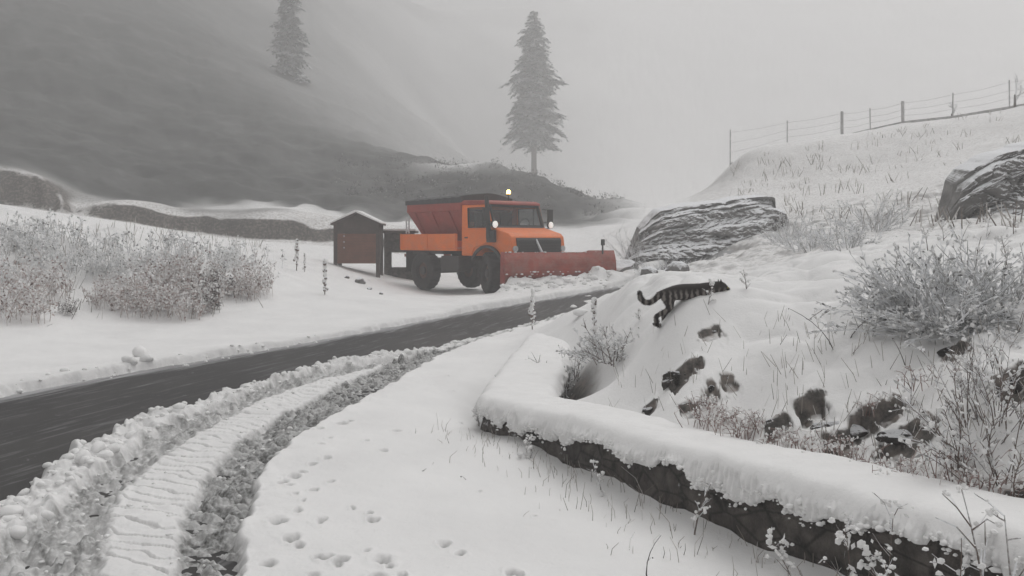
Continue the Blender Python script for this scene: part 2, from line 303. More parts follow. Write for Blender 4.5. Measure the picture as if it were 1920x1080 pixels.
# asphalt
RM, n, l, b = mat('wet_asphalt')
tc = n.new('ShaderNodeTexCoord'); mp = n.new('ShaderNodeMapping'); mp.vector_type = 'TEXTURE'; mp.inputs['Rotation'].default_value = (0, 0, R(-17)); mp.inputs['Scale'].default_value = (1 / 7, 1 / .55, 1); l.new(tc.outputs['Object'], mp.inputs[0])
f1 = nnoise(n, l, 1.6, 6, mp.outputs[0], .7); f2 = nnoise(n, l, 60, 3); f3 = nnoise(n, l, 5, 6, None, .7); f4 = nnoise(n, l, .5, 3)
base = nramp(n, l, f4, [(.35, (.022, .021, .022)), (.65, (.042, .040, .039))])
st = nramp(n, l, f1, [(.54, (0, 0, 0)), (.70, (.7, .7, .7))])
spk = nramp(n, l, nmath(n, l, 'ADD', nmath(n, l, 'MULTIPLY', f3, .7), nmath(n, l, 'MULTIPLY', f2, .3)), [(.60, (0, 0, 0)), (.68, (.6, .6, .6))])
c = nmix(n, l, nmath(n, l, 'MULTIPLY', st, .38), base, L(.55, .56, .57)); c = nmix(n, l, nmath(n, l, 'MULTIPLY', spk, .6), c, L(.6, .61, .62))
at = n.new('ShaderNodeAttribute'); at.attribute_name = 'masks'; sp = n.new('ShaderNodeSeparateColor'); l.new(at.outputs['Color'], sp.inputs[0])
edg = n.new('ShaderNodeMapRange'); l.new(nmath(n, l, 'ADD', sp.outputs[0], nmath(n, l, 'MULTIPLY', nmath(n, l, 'SUBTRACT', f1, .5), 1.7)), edg.inputs[0]); edg.inputs[1].default_value = .45; edg.inputs[2].default_value = .95
c = nmix(n, l, nmath(n, l, 'MULTIPLY', edg.outputs[0], .75), c, L(.42, .42, .43))
l.new(c, b.inputs['Base Color']); b.inputs['Roughness'].default_value = .6; b.inputs['Specular IOR Level'].default_value = .25; nbump(n, l, b, f2, .25, .004)

M = {}
M['orange'] = simple('orange_paint', (.80, .17, .018), .55, var=.08, scale=1.5)
M['red'] = simple('red_paint_and_roof_shade', (.30, .035, .022), .6, var=.2, scale=2)  # hopper's red paint; on the cab roof it stands for shade
M['plow_red'] = simple('scratched_red_paint', (.29, .042, .022), .55, var=.3, scale=3, bump=.1)
for k_ in ('orange', 'red', 'plow_red'):
    q_ = M[k_]; n, l, b = q_.node_tree.nodes, q_.node_tree.links, q_.node_tree.nodes['Principled BSDF']; old = b.inputs['Base Color'].links[0].from_socket
    tc = n.new('ShaderNodeTexCoord'); sz_ = n.new('ShaderNodeSeparateXYZ'); l.new(tc.outputs['Object'], sz_.inputs[0]); hgt = n.new('ShaderNodeMapRange'); l.new(sz_.outputs[2], hgt.inputs[0]); hgt.inputs[1].default_value = 2.0; hgt.inputs[2].default_value = 1.0
    gn = nramp(n, l, nnoise(n, l, 3.5, 7, None, .7), [(.42, (0, 0, 0)), (.7, (1, 1, 1))]); f_ = nmath(n, l, 'MULTIPLY', nmath(n, l, 'MULTIPLY', gn, .32), nmath(n, l, 'ADD', hgt.outputs[0], .35), True)
    l.new(nmix(n, l, f_, old, L(.30, .25, .22)), b.inputs['Base Color'])
M['rubber'] = simple('dirty_rubber', (.028, .026, .026), .85, var=.3, scale=8, bump=.3)
M['black'] = simple('black_plastic', (.03, .03, .03), .6)
M['steel'] = simple('dark_steel', (.06, .055, .055), .6, .3)
M['rim'] = simple('muddy_rim', (.10, .05, .035), .7)
M['tarp'] = simple('dark_tarpaulin', (.045, .045, .048), .8, var=.3)
M['seat'] = simple('grey_upholstery', (.08, .08, .085), .9)
M['pale'] = simple('pale_metal', (.55, .55, .56), .45)
M['snow'] = simple('settled_snow', (.815, .812, .808), .8, var=.03, scale=6, bump=.25)
M['wood'] = simple('brown_stained_boards', (.17, .075, .05), .8, var=.25, scale=3)
M['wood_dark'] = simple('dark_weathered_wood', (.07, .055, .05), .85, var=.3, scale=4)
M['stone_wall'] = snowy('dark_mossy_concrete', (.07, .062, .056), .42, .8, scale=9, var=.75, bump=.9, nz=.6)
wm = M['stone_wall']; n, l, b = wm.node_tree.nodes, wm.node_tree.links, wm.node_tree.nodes['Principled BSDF']
tc = n.new('ShaderNodeTexCoord'); mp = n.new('ShaderNodeMapping'); mp.inputs['Scale'].default_value = (1, 1, 2.2); l.new(tc.outputs['Object'], mp.inputs[0])
vo = n.new('ShaderNodeTexVoronoi'); vo.feature = 'DISTANCE_TO_EDGE'; vo.inputs['Scale'].default_value = 3.6; l.new(mp.outputs[0], vo.inputs['Vector'])
jn = nramp(n, l, vo.outputs['Distance'], [(.01, (.25, .25, .25)), (.06, (1, 1, 1))]); old = b.inputs['Base Color'].links[0].from_socket
mu = n.new('ShaderNodeMix'); mu.data_type = 'RGBA'; mu.blend_type = 'MULTIPLY'; mu.inputs[0].default_value = .8; l.new(old, mu.inputs[6]); l.new(jn, mu.inputs[7]); l.new(mu.outputs[2], b.inputs['Base Color'])
M['rock'] = snowy('dark_rock', (.17, .165, .16), .32, .75, scale=3.5, var=.45, bump=.8)
M['rock_near'] = snowy('black_wet_rock', (.05, .045, .043), .5, .8, scale=22, var=.7, bump=1.)
M['twig'] = snowy('snowy_twig', (.13, .10, .085), -.05, .5, scale=30, var=.3, bump=0)
M['twig_frost'] = snowy('frosted_twig', (.36, .35, .34), -.7, .1, scale=30, var=.3, bump=0)
M['twig_dark'] = snowy('dark_bare_twig', (.07, .06, .055), .5, 1., scale=30, var=.3, bump=0)
M['bark'] = snowy('bark', (.10, .085, .075), .7, 1.1, scale=8)
M['post'] = snowy('fence_wood', (.10, .09, .085), .6, .9, scale=8)
M['leaf_pink'] = islands('frosted_brown_leaves', [(0, (.12, .085, .075)), (.16, (.30, .225, .21)), (.4, (.50, .42, .40)), (.6, (.68, .65, .64)), (1, (.82, .82, .83))])
M['leaf_grey'] = islands('frosted_grey_leaves', [(0, (.14, .14, .14)), (.10, (.38, .38, .37)), (.3, (.68, .68, .68)), (1, (.82, .83, .84))])
M['fence_hazed'] = snowy('hazed_fence_wood', (.38, .37, .37), .2, .8, scale=8)  # wood colour lightened to paint in the fog over the fence
M['needles_hazed'] = snowy('hazed_spruce', (.13, .14, .135), .1, .6, scale=1.2, var=.3, bump=0, nz=.6)  # crown colour lightened to stand for fog in front of the left spruce
M['twig_brown'] = snowy('frosted_brown_twig', (.36, .28, .255), -.3, .5, scale=30, var=.3, bump=0)
M['leaf_dark'] = islands('dark_dried_leaves', [(0, (.035, .03, .03)), (.5, (.10, .085, .08)), (.8, (.25, .22, .21)), (1, (.75, .75, .76))])
M['blade'] = islands('dry_grass_blades', [(0, (.12, .10, .085)), (.5, (.30, .26, .23)), (1, (.75, .74, .73))])
M['blade_pink'] = islands('pinkish_dry_stems', [(0, (.13, .07, .06)), (.5, (.33, .24, .22)), (1, (.75, .72, .72))])
M['needles'] = islands('spruce_needles', [(0, (.02, .03, .025)), (.55, (.04, .055, .045)), (.72, (.25, .27, .27)), (1, (.75, .77, .78))])
M['needles_snow'] = snowy('snow_laden_spruce', (.03, .04, .034), .2, .55, scale=.5, var=.3, bump=0, nz=1.3)
m, n, l, b = mat('cab_glass'); b.inputs['Base Color'].default_value = (.25, .27, .27, 1); b.inputs['Roughness'].default_value = .05
tr = n.new('ShaderNodeBsdfTransparent'); tr.inputs[0].default_value = (.62, .64, .64, 1); gl = n.new('ShaderNodeBsdfGlossy'); gl.inputs['Roughness'].default_value = .05; gl.inputs[0].default_value = (.9, .9, .9, 1)
fr = n.new('ShaderNodeFresnel'); mx = n.new('ShaderNodeMixShader'); l.new(fr.outputs[0], mx.inputs[0]); l.new(tr.outputs[0], mx.inputs[1]); l.new(gl.outputs[0], mx.inputs[2])
l.new(mx.outputs[0], n['Material Output'].inputs[0]); M['glass'] = m
def emit(name, col, s):
    m, n, l, b = mat(name); b.inputs['Base Color'].default_value = L(*col); b.inputs['Emission Color'].default_value = L(*col); b.inputs['Emission Strength'].default_value = s; return m
M['beacon'] = emit('lit_amber_lamp', (1, .62, .16), 9); M['lamp'] = emit('lit_white_lamp', (1, .98, .94), .35)
# tabby fur
m, n, l, b = mat('tabby_fur'); tc = n.new('ShaderNodeTexCoord')
wv = n.new('ShaderNodeTexWave'); wv.wave_type = 'BANDS'; wv.bands_direction = 'X'; wv.inputs['Scale'].default_value = 7.5; wv.inputs['Distortion'].default_value = 3.2; wv.inputs['Detail'].default_value = 2; wv.inputs['Detail Scale'].default_value = 3
l.new(tc.outputs['Object'], wv.inputs[0])
sx = n.new('ShaderNodeSeparateXYZ'); l.new(tc.outputs['Object'], sx.inputs[0])
c = nramp(n, l, wv.outputs[1], [(.30, (.022, .019, .018)), (.52, (.08, .07, .064)), (.9, (.22, .20, .185))])
tp = n.new('ShaderNodeMapRange'); l.new(nmath(n, l, 'ADD', sx.outputs[2], nmath(n, l, 'MULTIPLY', nnoise(n, l, 30, 3), .02)), tp.inputs[0]); tp.inputs[1].default_value = .245; tp.inputs[2].default_value = .285
c = nmix(n, l, tp.outputs[0], c, L(.022, .018, .017))
l.new(c, b.inputs['Base Color']); b.inputs['Roughness'].default_value = .9; nbump(n, l, b, nnoise(n, l, 160, 3), .8, .004); M['fur'] = m
M['fur_white'] = simple('white_fur', (.55, .53, .51), .9, scale=60)
M['eye'] = simple('cat_eye', (.25, .22, .06), .2)

# ------------------------------------------------------------------ object helpers
def mesh_obj(name, verts, faces, material, parent=None, smooth=False, mats=None, mi=None):
    me = bpy.data.meshes.new(name); me.from_pydata([tuple(v) for v in verts], [], faces)
    for q in (mats or [material]): me.materials.append(q)
    if mi is not None: me.polygons.foreach_set('material_index', mi)
    if smooth: me.polygons.foreach_set('use_smooth', [True] * len(me.polygons))
    me.update(); o = bpy.data.objects.new(name, me); COL.objects.link(o)
    if parent: o.parent = parent
    return o
def tag(o, label, cat, group=None, kind=None):
    if label: o['label'] = label
    if cat: o['category'] = cat
    if group: o['group'] = group
    if kind: o['kind'] = kind
    return o
def thing(name, label, cat, loc=(0, 0, 0), rz=0, group=None):
    o = bpy.data.objects.new(name, None); COL.objects.link(o); o.location = loc; o.rotation_euler = (0, 0, rz); o.empty_display_size = .2
    return tag(o, label, cat, group)
def copy_tree(o, loc, rz, sc=1, label=None, sz=None):
    r = o.copy(); COL.objects.link(r); r.location = loc; r.rotation_euler = (0, 0, rz); r.scale = (sc, sc, sz or sc)
    if label: r['label'] = label
    for ch in list(o.children):
        c = ch.copy(); COL.objects.link(c); c.parent = r
        for g_ in list(ch.children):
            d = g_.copy(); COL.objects.link(d); d.parent = c
    return r
class MB:
    def __init__(s): s.v = []; s.f = []; s.m = []
    def add(s, vs, fs, mi=0):
        k = len(s.v); s.v += [tuple(v) for v in vs]; s.f += [tuple(i + k for i in f) for f in fs]; s.m += [mi] * len(fs); return s
    def box(s, x0, x1, y0, y1, z0, z1, mi=0):
        return s.add([(x0, y0, z0), (x1, y0, z0), (x1, y1, z0), (x0, y1, z0), (x0, y0, z1), (x1, y0, z1), (x1, y1, z1), (x0, y1, z1)],
                     [(0, 3, 2, 1), (4, 5, 6, 7), (0, 1, 5, 4), (1, 2, 6, 5), (2, 3, 7, 6), (3, 0, 4, 7)], mi)
    def hexa(s, b4, t4, mi=0):
        return s.add(list(b4) + list(t4), [(0, 3, 2, 1), (4, 5, 6, 7), (0, 1, 5, 4), (1, 2, 6, 5), (2, 3, 7, 6), (3, 0, 4, 7)], mi)
    def tube(s, pts, rad, n=6, mi=0, cap=True):
        pts = [Vector(p) for p in pts]; rad = rad if isinstance(rad, (list, tuple)) else [rad] * len(pts); vs = []; fs = []
        for i, p in enumerate(pts):
            t = (pts[min(i + 1, len(pts) - 1)] - pts[max(i - 1, 0)]).normalized(); a = t.orthogonal().normalized() if abs(t.z) < .95 else Vector((1, 0, 0)) - t * t.x
            a.normalize(); b_ = t.cross(a)
            for k in range(n): q = 2 * math.pi * k / n; vs.append(p + (a * math.cos(q) + b_ * math.sin(q)) * rad[i])
        for i in range(len(pts) - 1):
            for k in range(n): j = (k + 1) % n; fs.append((i * n + k, i * n + j, (i + 1) * n + j, (i + 1) * n + k))
        if cap: fs += [tuple(range(n))[::-1], tuple(range((len(pts) - 1) * n, len(pts) * n))]
        return s.add(vs, fs, mi)
    def prism(s, prof, y0, y1, mi=0):
        """side profile (x,z) extruded across y"""
        k = len(prof); vs = [(x, y0, z) for x, z in prof] + [(x, y1, z) for x, z in prof]
        return s.add(vs, [tuple(range(k)), tuple(range(2 * k - 1, k - 1, -1))] + [(i, i + k, (i + 1) % k + k, (i + 1) % k) for i in range(k)], mi)
    def leaf(s, p, ln, w, dirv, rr, mi=0):
        d = Vector(dirv).normalized(); a = d.cross(Vector((rr.uniform(-1, 1), rr.uniform(-1, 1), rr.uniform(-1, 1)))).normalized() * w; p = Vector(p)
        return s.add([p, p + d * ln * .5 + a, p + d * ln, p + d * ln * .5 - a], [(0, 1, 2, 3)], mi)
    def blob(s, c, r, rr, mi=0, sz=1.):
        t = (1 + 5 ** .5) / 2; V0 = [(-1, t, 0), (1, t, 0), (-1, -t, 0), (1, -t, 0), (0, -1, t), (0, 1, t), (0, -1, -t), (0, 1, -t), (t, 0, -1), (t, 0, 1), (-t, 0, -1), (-t, 0, 1)]
        F0 = [(0, 11, 5), (0, 5, 1), (0, 1, 7), (0, 7, 10), (0, 10, 11), (1, 5, 9), (5, 11, 4), (11, 10, 2), (10, 7, 6), (7, 1, 8), (3, 9, 4), (3, 4, 2), (3, 2, 6), (3, 6, 8), (3, 8, 9), (4, 9, 5), (2, 4, 11), (6, 2, 10), (8, 6, 7), (9, 8, 1)]
        return s.add([(c[0] + x * r / 1.9 * rr.uniform(.75, 1.2), c[1] + y * r / 1.9 * rr.uniform(.75, 1.2), c[2] + z * r / 1.9 * sz * rr.uniform(.75, 1.2)) for x, y, z in V0], F0, mi)
    def build(s, name, mats, parent=None, smooth=False, bevel=0, seg=2):
        mats = mats if isinstance(mats, list) else [mats]
        o = mesh_obj(name, s.v, s.f, None, parent, smooth, mats, s.m)
        if bevel:
            q = o.modifiers.new('bevel', 'BEVEL'); q.width = bevel; q.segments = seg; q.limit_method = 'ANGLE'; q.angle_limit = R(35)
        return o

# ------------------------------------------------------------------ ground and road
def grid_mesh(name, X, Y, Z, material, attrs=None, wrap=False):
    nr, na = X.shape; co = np.stack([X, Y, Z], -1).reshape(-1, 3).astype(np.float32)
    i = np.arange(nr - 1)[:, None]; j = np.arange(na if wrap else na - 1)[None]; j2 = (j + 1) % na
    q = np.stack([i * na + j, i * na + j2, (i + 1) * na + j2, (i + 1) * na + j], -1).reshape(-1, 4).astype(np.int32)
    me = bpy.data.meshes.new(name); me.vertices.add(len(co)); me.vertices.foreach_set('co', co.ravel())
    me.loops.add(q.size); me.loops.foreach_set('vertex_index', q.ravel()); me.polygons.add(len(q))
    me.polygons.foreach_set('loop_start', np.arange(0, q.size, 4, dtype=np.int32)); me.polygons.foreach_set('loop_total', np.full(len(q), 4, np.int32))
    me.polygons.foreach_set('use_smooth', np.ones(len(q), bool)); me.update(calc_edges=True)
    if attrs is not None:
        a = me.color_attributes.new('masks', 'FLOAT_COLOR', 'POINT'); c = np.ones((len(co), 4), np.float32)
        for k, m_ in enumerate(attrs): c[:, k] = m_.ravel()
        a.data.foreach_set('color', c.ravel())
    me.materials.append(material); o = bpy.data.objects.new(name, me); COL.objects.link(o); return o
ang = np.concatenate([np.linspace(-180, -48, 60, endpoint=False), np.linspace(-48, -33.5, 40, endpoint=False), np.linspace(-33.5, 33.5, 980, endpoint=False), np.linspace(33.5, 48, 40, endpoint=False), np.linspace(48, 180, 60, endpoint=False)])
rad = np.concatenate([np.exp(np.linspace(math.log(.2), math.log(3.3), 36, endpoint=False)), np.exp(np.linspace(math.log(3.3), math.log(42), 860, endpoint=False)), np.exp(np.linspace(math.log(42), math.log(395), 240))])
A, RR = np.meshgrid(np.radians(ang), rad); X, Y = RR * np.sin(A), RR * np.cos(A)
# clockwise angles: flip so normals point up
X, Y = X[:, ::-1], Y[:, ::-1]
Z, s1, s2, s3 = ground(X, Y)
g_o = grid_mesh('ground', X, Y, Z, GM, (s1, s2, s3), wrap=True); g_o['kind'] = 'structure'
ys = np.concatenate([np.arange(.5, 12, .06), np.arange(12, 31, .12)]); ts = np.linspace(0, 1, 60)
lo, hi = ex(E0, ys) - .5, ex(E5, ys) + .35
XX = hi[:, None] + (lo - hi)[:, None] * ts[None]; YY = np.repeat(ys[:, None], 60, 1)
ed = np.clip(1 - (XX - ex(E0, YY)) / .55, 0, 1) + np.clip((YY - 12) / 3, 0, 1) * np.clip(1 - (ex(E5, YY) - XX) / .5, 0, 1)
r_o = grid_mesh('road', XX, YY, base_h(XX, YY), RM, (np.clip(ed, 0, 1),)); r_o['kind'] = 'structure'

# ------------------------------------------------------------------ low retaining wall with its snow cap
D = np.array([2.83, 1.4]); A0 = np.array([-.245, 7.4]); dirw = np.array([.457, -.89]); nrm = np.array([.89, .457])
D = A0 + dirw * 6.6
POLY = np.array([D, A0 + dirw * .25, A0 + np.array([-.02, .2]), (-.2, 8.3), (.0, 10.), (.28, 12.25), (.84, 12.2), (.60, 10.), (.37, 8.15), A0 + nrm * .52 + dirw * -.1 + np.array([.14, -.16]), D + nrm * .52])
def sdist(px, py, poly):
    d = np.full(px.shape, 1e9); ins = np.zeros(px.shape, bool)
    for i in range(len(poly)):
        a, b_ = poly[i], poly[(i + 1) % len(poly)]; e = b_ - a
        t = np.clip(((px - a[0]) * e[0] + (py - a[1]) * e[1]) / (e @ e), 0, 1)
        d = np.minimum(d, np.hypot(px - a[0] - t * e[0], py - a[1] - t * e[1]))
        c = ((a[1] > py) != (b_[1] > py)) & (px < (b_[0] - a[0]) * (py - a[1]) / (b_[1] - a[1] + 1e-12) + a[0]); ins ^= c
    return np.where(ins, d, -d)
def wtop(x, y):
    t = np.clip((7.4 - y) / .89, 0, 7); return .17 + .048 * np.minimum(t, 4.5) + .02 * np.minimum(t, 1.5) + np.clip(y - 8, 0, 4) * .012
wall = thing('retaining_wall', 'low dark stone retaining wall bending round under a thick snow cap', 'wall')
mb = MB(); k = len(POLY); ring = []
for i in range(k):                                   # subdivided, slightly rough wall body
    a, b_ = POLY[i], POLY[(i + 1) % k]; nseg = max(1, int(np.hypot(*(b_ - a)) / .12))
    for j in range(nseg): ring.append(a + (b_ - a) * j / nseg)
rows = 7; vs = []
for r_ in range(rows):
    for i, p in enumerate(ring):
        q = r_ / (rows - 1); nx = .018 * math.sin(i * 2.1 + r_ * 1.7) + .02 * math.sin(i * .9 + 2 * r_)
        z = -.5 + (float(wtop(p[0], p[1])) + .5) * q; c0 = np.array([1.2, 8.0]); dr = (p - c0) / np.hypot(*(p - c0))
        vs.append((p[0] + dr[0] * nx, p[1] + dr[1] * nx, z))
nn = len(ring); fs = [(r_ * nn + i, r_ * nn + (i + 1) % nn, (r_ + 1) * nn + (i + 1) % nn, (r_ + 1) * nn + i) for r_ in range(rows - 1) for i in range(nn)]
fs.append(tuple((rows - 1) * nn + i for i in range(nn)))
mesh_obj('wall_face', vs, fs, M['stone_wall'], wall)
gs = .016; xs = np.arange(-.5, 3.6, gs); yy_ = np.arange(1.2, 12.6, gs); GX, GY = np.meshgrid(xs, yy_)
SD = sdist(GX, GY, POLY) + fbm(GX * 5, GY * 5, 3, 7) * .025
OH = .045; ins = SD > -OH
TOPZ = wtop(GX, GY) + .02 + .095 * (1 - np.exp(-np.clip(SD + OH, 0, 1) / .035)) + fbm(GX * 1.3, GY * 1.3, 3, 5) * .035 + fbm(GX * 9, GY * 9, 2, 15) * .004
cell = ins[:-1, :-1] & ins[1:, :-1] & ins[:-1, 1:] & ins[1:, 1:]
used = np.zeros(ins.shape, bool)
for a in (0, 1):
    for b_ in (0, 1): used[a:used.shape[0] - 1 + a, b_:used.shape[1] - 1 + b_] |= cell
idx = -np.ones(ins.shape, int); idx[used] = np.arange(used.sum())
V = list(zip(GX[used], GY[used], TOPZ[used])); ii, jj = np.nonzero(cell)
F = [(int(a), int(b_), int(c), int(d)) for a, b_, c, d in zip(idx[ii, jj], idx[ii, jj + 1], idx[ii + 1, jj + 1], idx[ii + 1, jj])]
cnt = {}
for f in F:
    for a, b_ in zip(f, f[1:] + f[:1]): cnt[(a, b_)] = 1
bd = [e for e in cnt if (e[1], e[0]) not in cnt]
gyy, gxx = np.gradient(SD, gs); GNX = (-gxx)[used]; GNY = (-gyy)[used]
NRW = 9; low = {}
for v0 in set(i for e in bd for i in e):
    x, y, z = V[v0]; nx, ny = GNX[v0], GNY[v0]; ln = math.hypot(nx, ny) or 1; nx /= ln; ny /= ln
    aa = np.array([x * 6.]), np.array([y * 6.]); drop = .06 + .11 * float(fbm(aa[0] * .6, aa[1] * .6, 3, 77)[0]) + .014 * float(vnoise(aa[0] * 5, aa[1] * 5, 3)[0])
    base = wtop(x, y); z1 = base + .012 - max(.015, drop); ids = [v0]
    for k2 in range(1, NRW + 1):
        t = k2 / NRW; zz = z + (z1 - z) * t; zc = np.array([zz * 26])
        lump = float(vnoise(np.array([(x - y) * 24.]), zc, 12)[0]) * .013 + float(vnoise(np.array([(x - y) * 9.]), zc * .4, 14)[0]) * .014
        out = .02 * math.sin(min(1, t * 1.4) * math.pi * .6) + lump * math.sin(t * 3.14) - (.03 if k2 == NRW else 0)
        V.append((x + nx * out, y + ny * out, zz)); ids.append(len(V) - 1)
    low[v0] = ids
for a, b_ in bd:
    A_, B_ = low[a], low[b_]
    for k2 in range(NRW): F.append((B_[k2], A_[k2], A_[k2 + 1], B_[k2 + 1]))
def clod_shape(sd_):
    bm = bmesh.new(); bmesh.ops.create_icosphere(bm, subdivisions=2, radius=1); co = np.array([v_.co for v_ in bm.verts]); q = 1 + .45 * fbm(co[:, 0] * 1.7 + sd_ * 7, co[:, 1] * 1.7 + co[:, 2] * 1.4, 3, sd_)
    vs_ = [tuple(v_.co * k_) for v_, k_ in zip(bm.verts, q)]; fs_ = [tuple(v_.index for v_ in f.verts) for f in bm.faces]; bm.free(); return vs_, fs_
SHP = [clod_shape(k) for k in range(8)]
def clod(mb, c, r_, rr):
    vs_, fs_ = rr.choice(SHP); a = rr.uniform(0, 6.28); ca, sa = math.cos(a) * r_, math.sin(a) * r_; zz = rr.uniform(.5, .85) * r_; ax = rr.uniform(.7, 1.3)
    mb.add([(c[0] + (x * ca - y * sa) * ax, c[1] + x * sa + y * ca, c[2] + z * zz) for x, y, z in vs_], fs_)
mbc = MB(); rr = random.Random(4); edge_v = [ids for v0, ids in low.items() if V[v0][1] < 8.3 and GNX[v0] < .2]
for k in range(1100):                                  # granular snow clinging under the lip
    ids = rr.choice(edge_v); t = min(NRW, max(3, int(rr.gauss(7.5, 1.6)))); q = V[ids[t]]; p0 = V[ids[0]]
    if t == NRW: q = (V[ids[NRW - 1]][0], V[ids[NRW - 1]][1], q[2] - abs(rr.gauss(0, .012)))
    clod(mbc, q, rr.uniform(.004, .012) * (1 if rr.random() < .85 else 1.8), rr)
k_ = len(V); V += mbc.v; F += [tuple(i + k_ for i in f) for f in mbc.f]
mesh_obj('snow_cap', V, F, M['snow'], wall, smooth=True)

# ------------------------------------------------------------------ rocks
def rock(name, label, loc, sx, sy, sz, seed, m='rock_near', group=None, rz=0, sub=4, cat='rock'):
    bm = bmesh.new(); bmesh.ops.create_icosphere(bm, subdivisions=sub, radius=1); rr = random.Random(seed); planes = []
    for _ in range(14):
        d = Vector((rr.gauss(0, 1), rr.gauss(0, 1), rr.gauss(0, .8))).normalized(); planes.append((d, rr.uniform(.62, .92)))
    co = np.array([v.co for v in bm.verts])
    nz = fbm(co[:, 0] * 2.2 + seed, co[:, 1] * 2.2 + co[:, 2] * 1.7, 4, seed)
    for v, q in zip(bm.verts, nz):
        c = v.co.copy()
        for d, h in planes:
            t = c.dot(d)
            if t > h: c -= d * (t - h)
        v.co = c * (1 + .16 * q); v.co.x *= sx; v.co.y *= sy; v.co.z *= sz
    me = bpy.data.meshes.new(name); bm.to_mesh(me); bm.free(); me.materials.append(M[m])
    o = bpy.data.objects.new(name, me); COL.objects.link(o); o.location = loc; o.rotation_euler = (0, 0, rz)
    return tag(o, label, cat, group)
def strata(name, label, loc, W, H, Dp, steps, seed, tilt=.1, rz=0, prof=None):
    """layered outcrop: each stratum steps back, ledges catch snow"""
    na, nh = 150, 90; a = np.linspace(0, 1, na); h = np.linspace(0, 1, nh); AA, HH = np.meshgrid(a, h)
    top = np.interp(a, *prof) if prof else np.sin(np.pi * np.clip(a, .02, .98)) ** .35
    wig = fbm(AA * 4, HH * 2, 4, seed) * .7; hw_ = HH + .09 * np.sin(HH * 9 + seed) + .05 * np.sin(HH * 21)
    lay = hw_ * steps + wig + tilt * (AA - .5) * steps; fl = np.floor(lay); fr = lay - fl
    keep = np.clip(.55 + 1.1 * fbm(AA * 5 + fl * 3.1, fl * 1.7, 3, seed + 2), .05, 1.25)      # ledges come and go
    back = (HH * steps * .35 + .65 * (fl + sstep(.74, .99, fr) * keep + (1 - keep) * fr)) / steps; lip = np.sin(fr * np.pi) * .035 * keep
    zz = HH * H * top[None] + fbm(AA * 12, HH * 3, 3, seed + 12) * .05 * HH
    rnx = fbm(AA * 14, HH * 10, 4, seed + 3) * .13 + fbm(AA * 40, HH * 22, 3, seed + 8) * .06 + fbm(AA * 3, fl * 1.7, 3, seed + 5) * .40
    rnx = rnx - .10 * np.clip(.16 - np.abs(fbm(AA * 7, HH * 3, 3, seed + 15)), 0, .16) / .16 * -1
    yy = back * Dp - lip * 3 + rnx + (1 - top[None]) * Dp * .4 + np.abs(2 * AA - 1) ** 5 * .9
    zz = zz - np.abs(2 * AA - 1) ** 8 * .22 * H * HH
    xx = (AA - .5) * W + fbm(AA * 9, HH * 9, 3, seed + 6) * .09 + fbm(HH * 4, AA * 0, 2, seed + 9) * .2
    bz = -.4; Vx = np.stack([xx, yy, zz], -1).reshape(-1, 3).tolist(); Fx = [(i * na + j, i * na + j + 1, (i + 1) * na + j + 1, (i + 1) * na + j) for i in range(nh - 1) for j in range(na - 1)]
    k = len(Vx)                                      # top sheet and sides back to the hill
    for j in range(na): Vx.append((xx[-1, j], Dp + 1.3, zz[-1, j] + .12))
    for j in range(na): Vx.append((xx[-1, j], Dp + 1.6, bz))
    for j in range(na): Vx.append((xx[0, j], yy[0, j], bz - .3))
    for j in range(na - 1):
        t = (nh - 1) * na + j; Fx += [(t, t + 1, k + j + 1, k + j), (k + j, k + j + 1, k + na + j + 1, k + na + j), (k + 2 * na + j, k + 2 * na + j + 1, j + 1, j)]
    for j in (0, na - 1):
        r_ = [k + 2 * na + j] + [i * na + j for i in range(nh)] + [k + j, k + na + j]; Fx.append(tuple(r_ if j == 0 else r_[::-1]))
    o = mesh_obj(name, Vx, Fx, M['rock']); o.location = loc; o.rotation_euler = (0, 0, rz)
    return tag(o, label, 'rock')
x, y, z = P(1342, 492, 26)
strata('rock_outcrop', 'wide layered grey rock outcrop with snowy ledges beyond the cat', (x + .1, y - .3, z), 4.9, 2.0, 1.5, 6, 11, tilt=-.25, rz=R(3), prof=([0, .08, .2, .35, .6, .8, .93, .97, 1], [.1, .55, .78, .84, .92, 1., 1.04, .85, .1]))
x, y, z = P(1925, 412, 15.5)
strata('rock_outcrop', 'big dark smooth rock with snow bands at the right edge of the picture', (x + .85, y, z - .1), 3.1, 1.55, .8, 3, 23, tilt=-.35, rz=R(-8), prof=([0, .05, .2, .5, 1], [.3, .6, .82, 1, 1.2]))
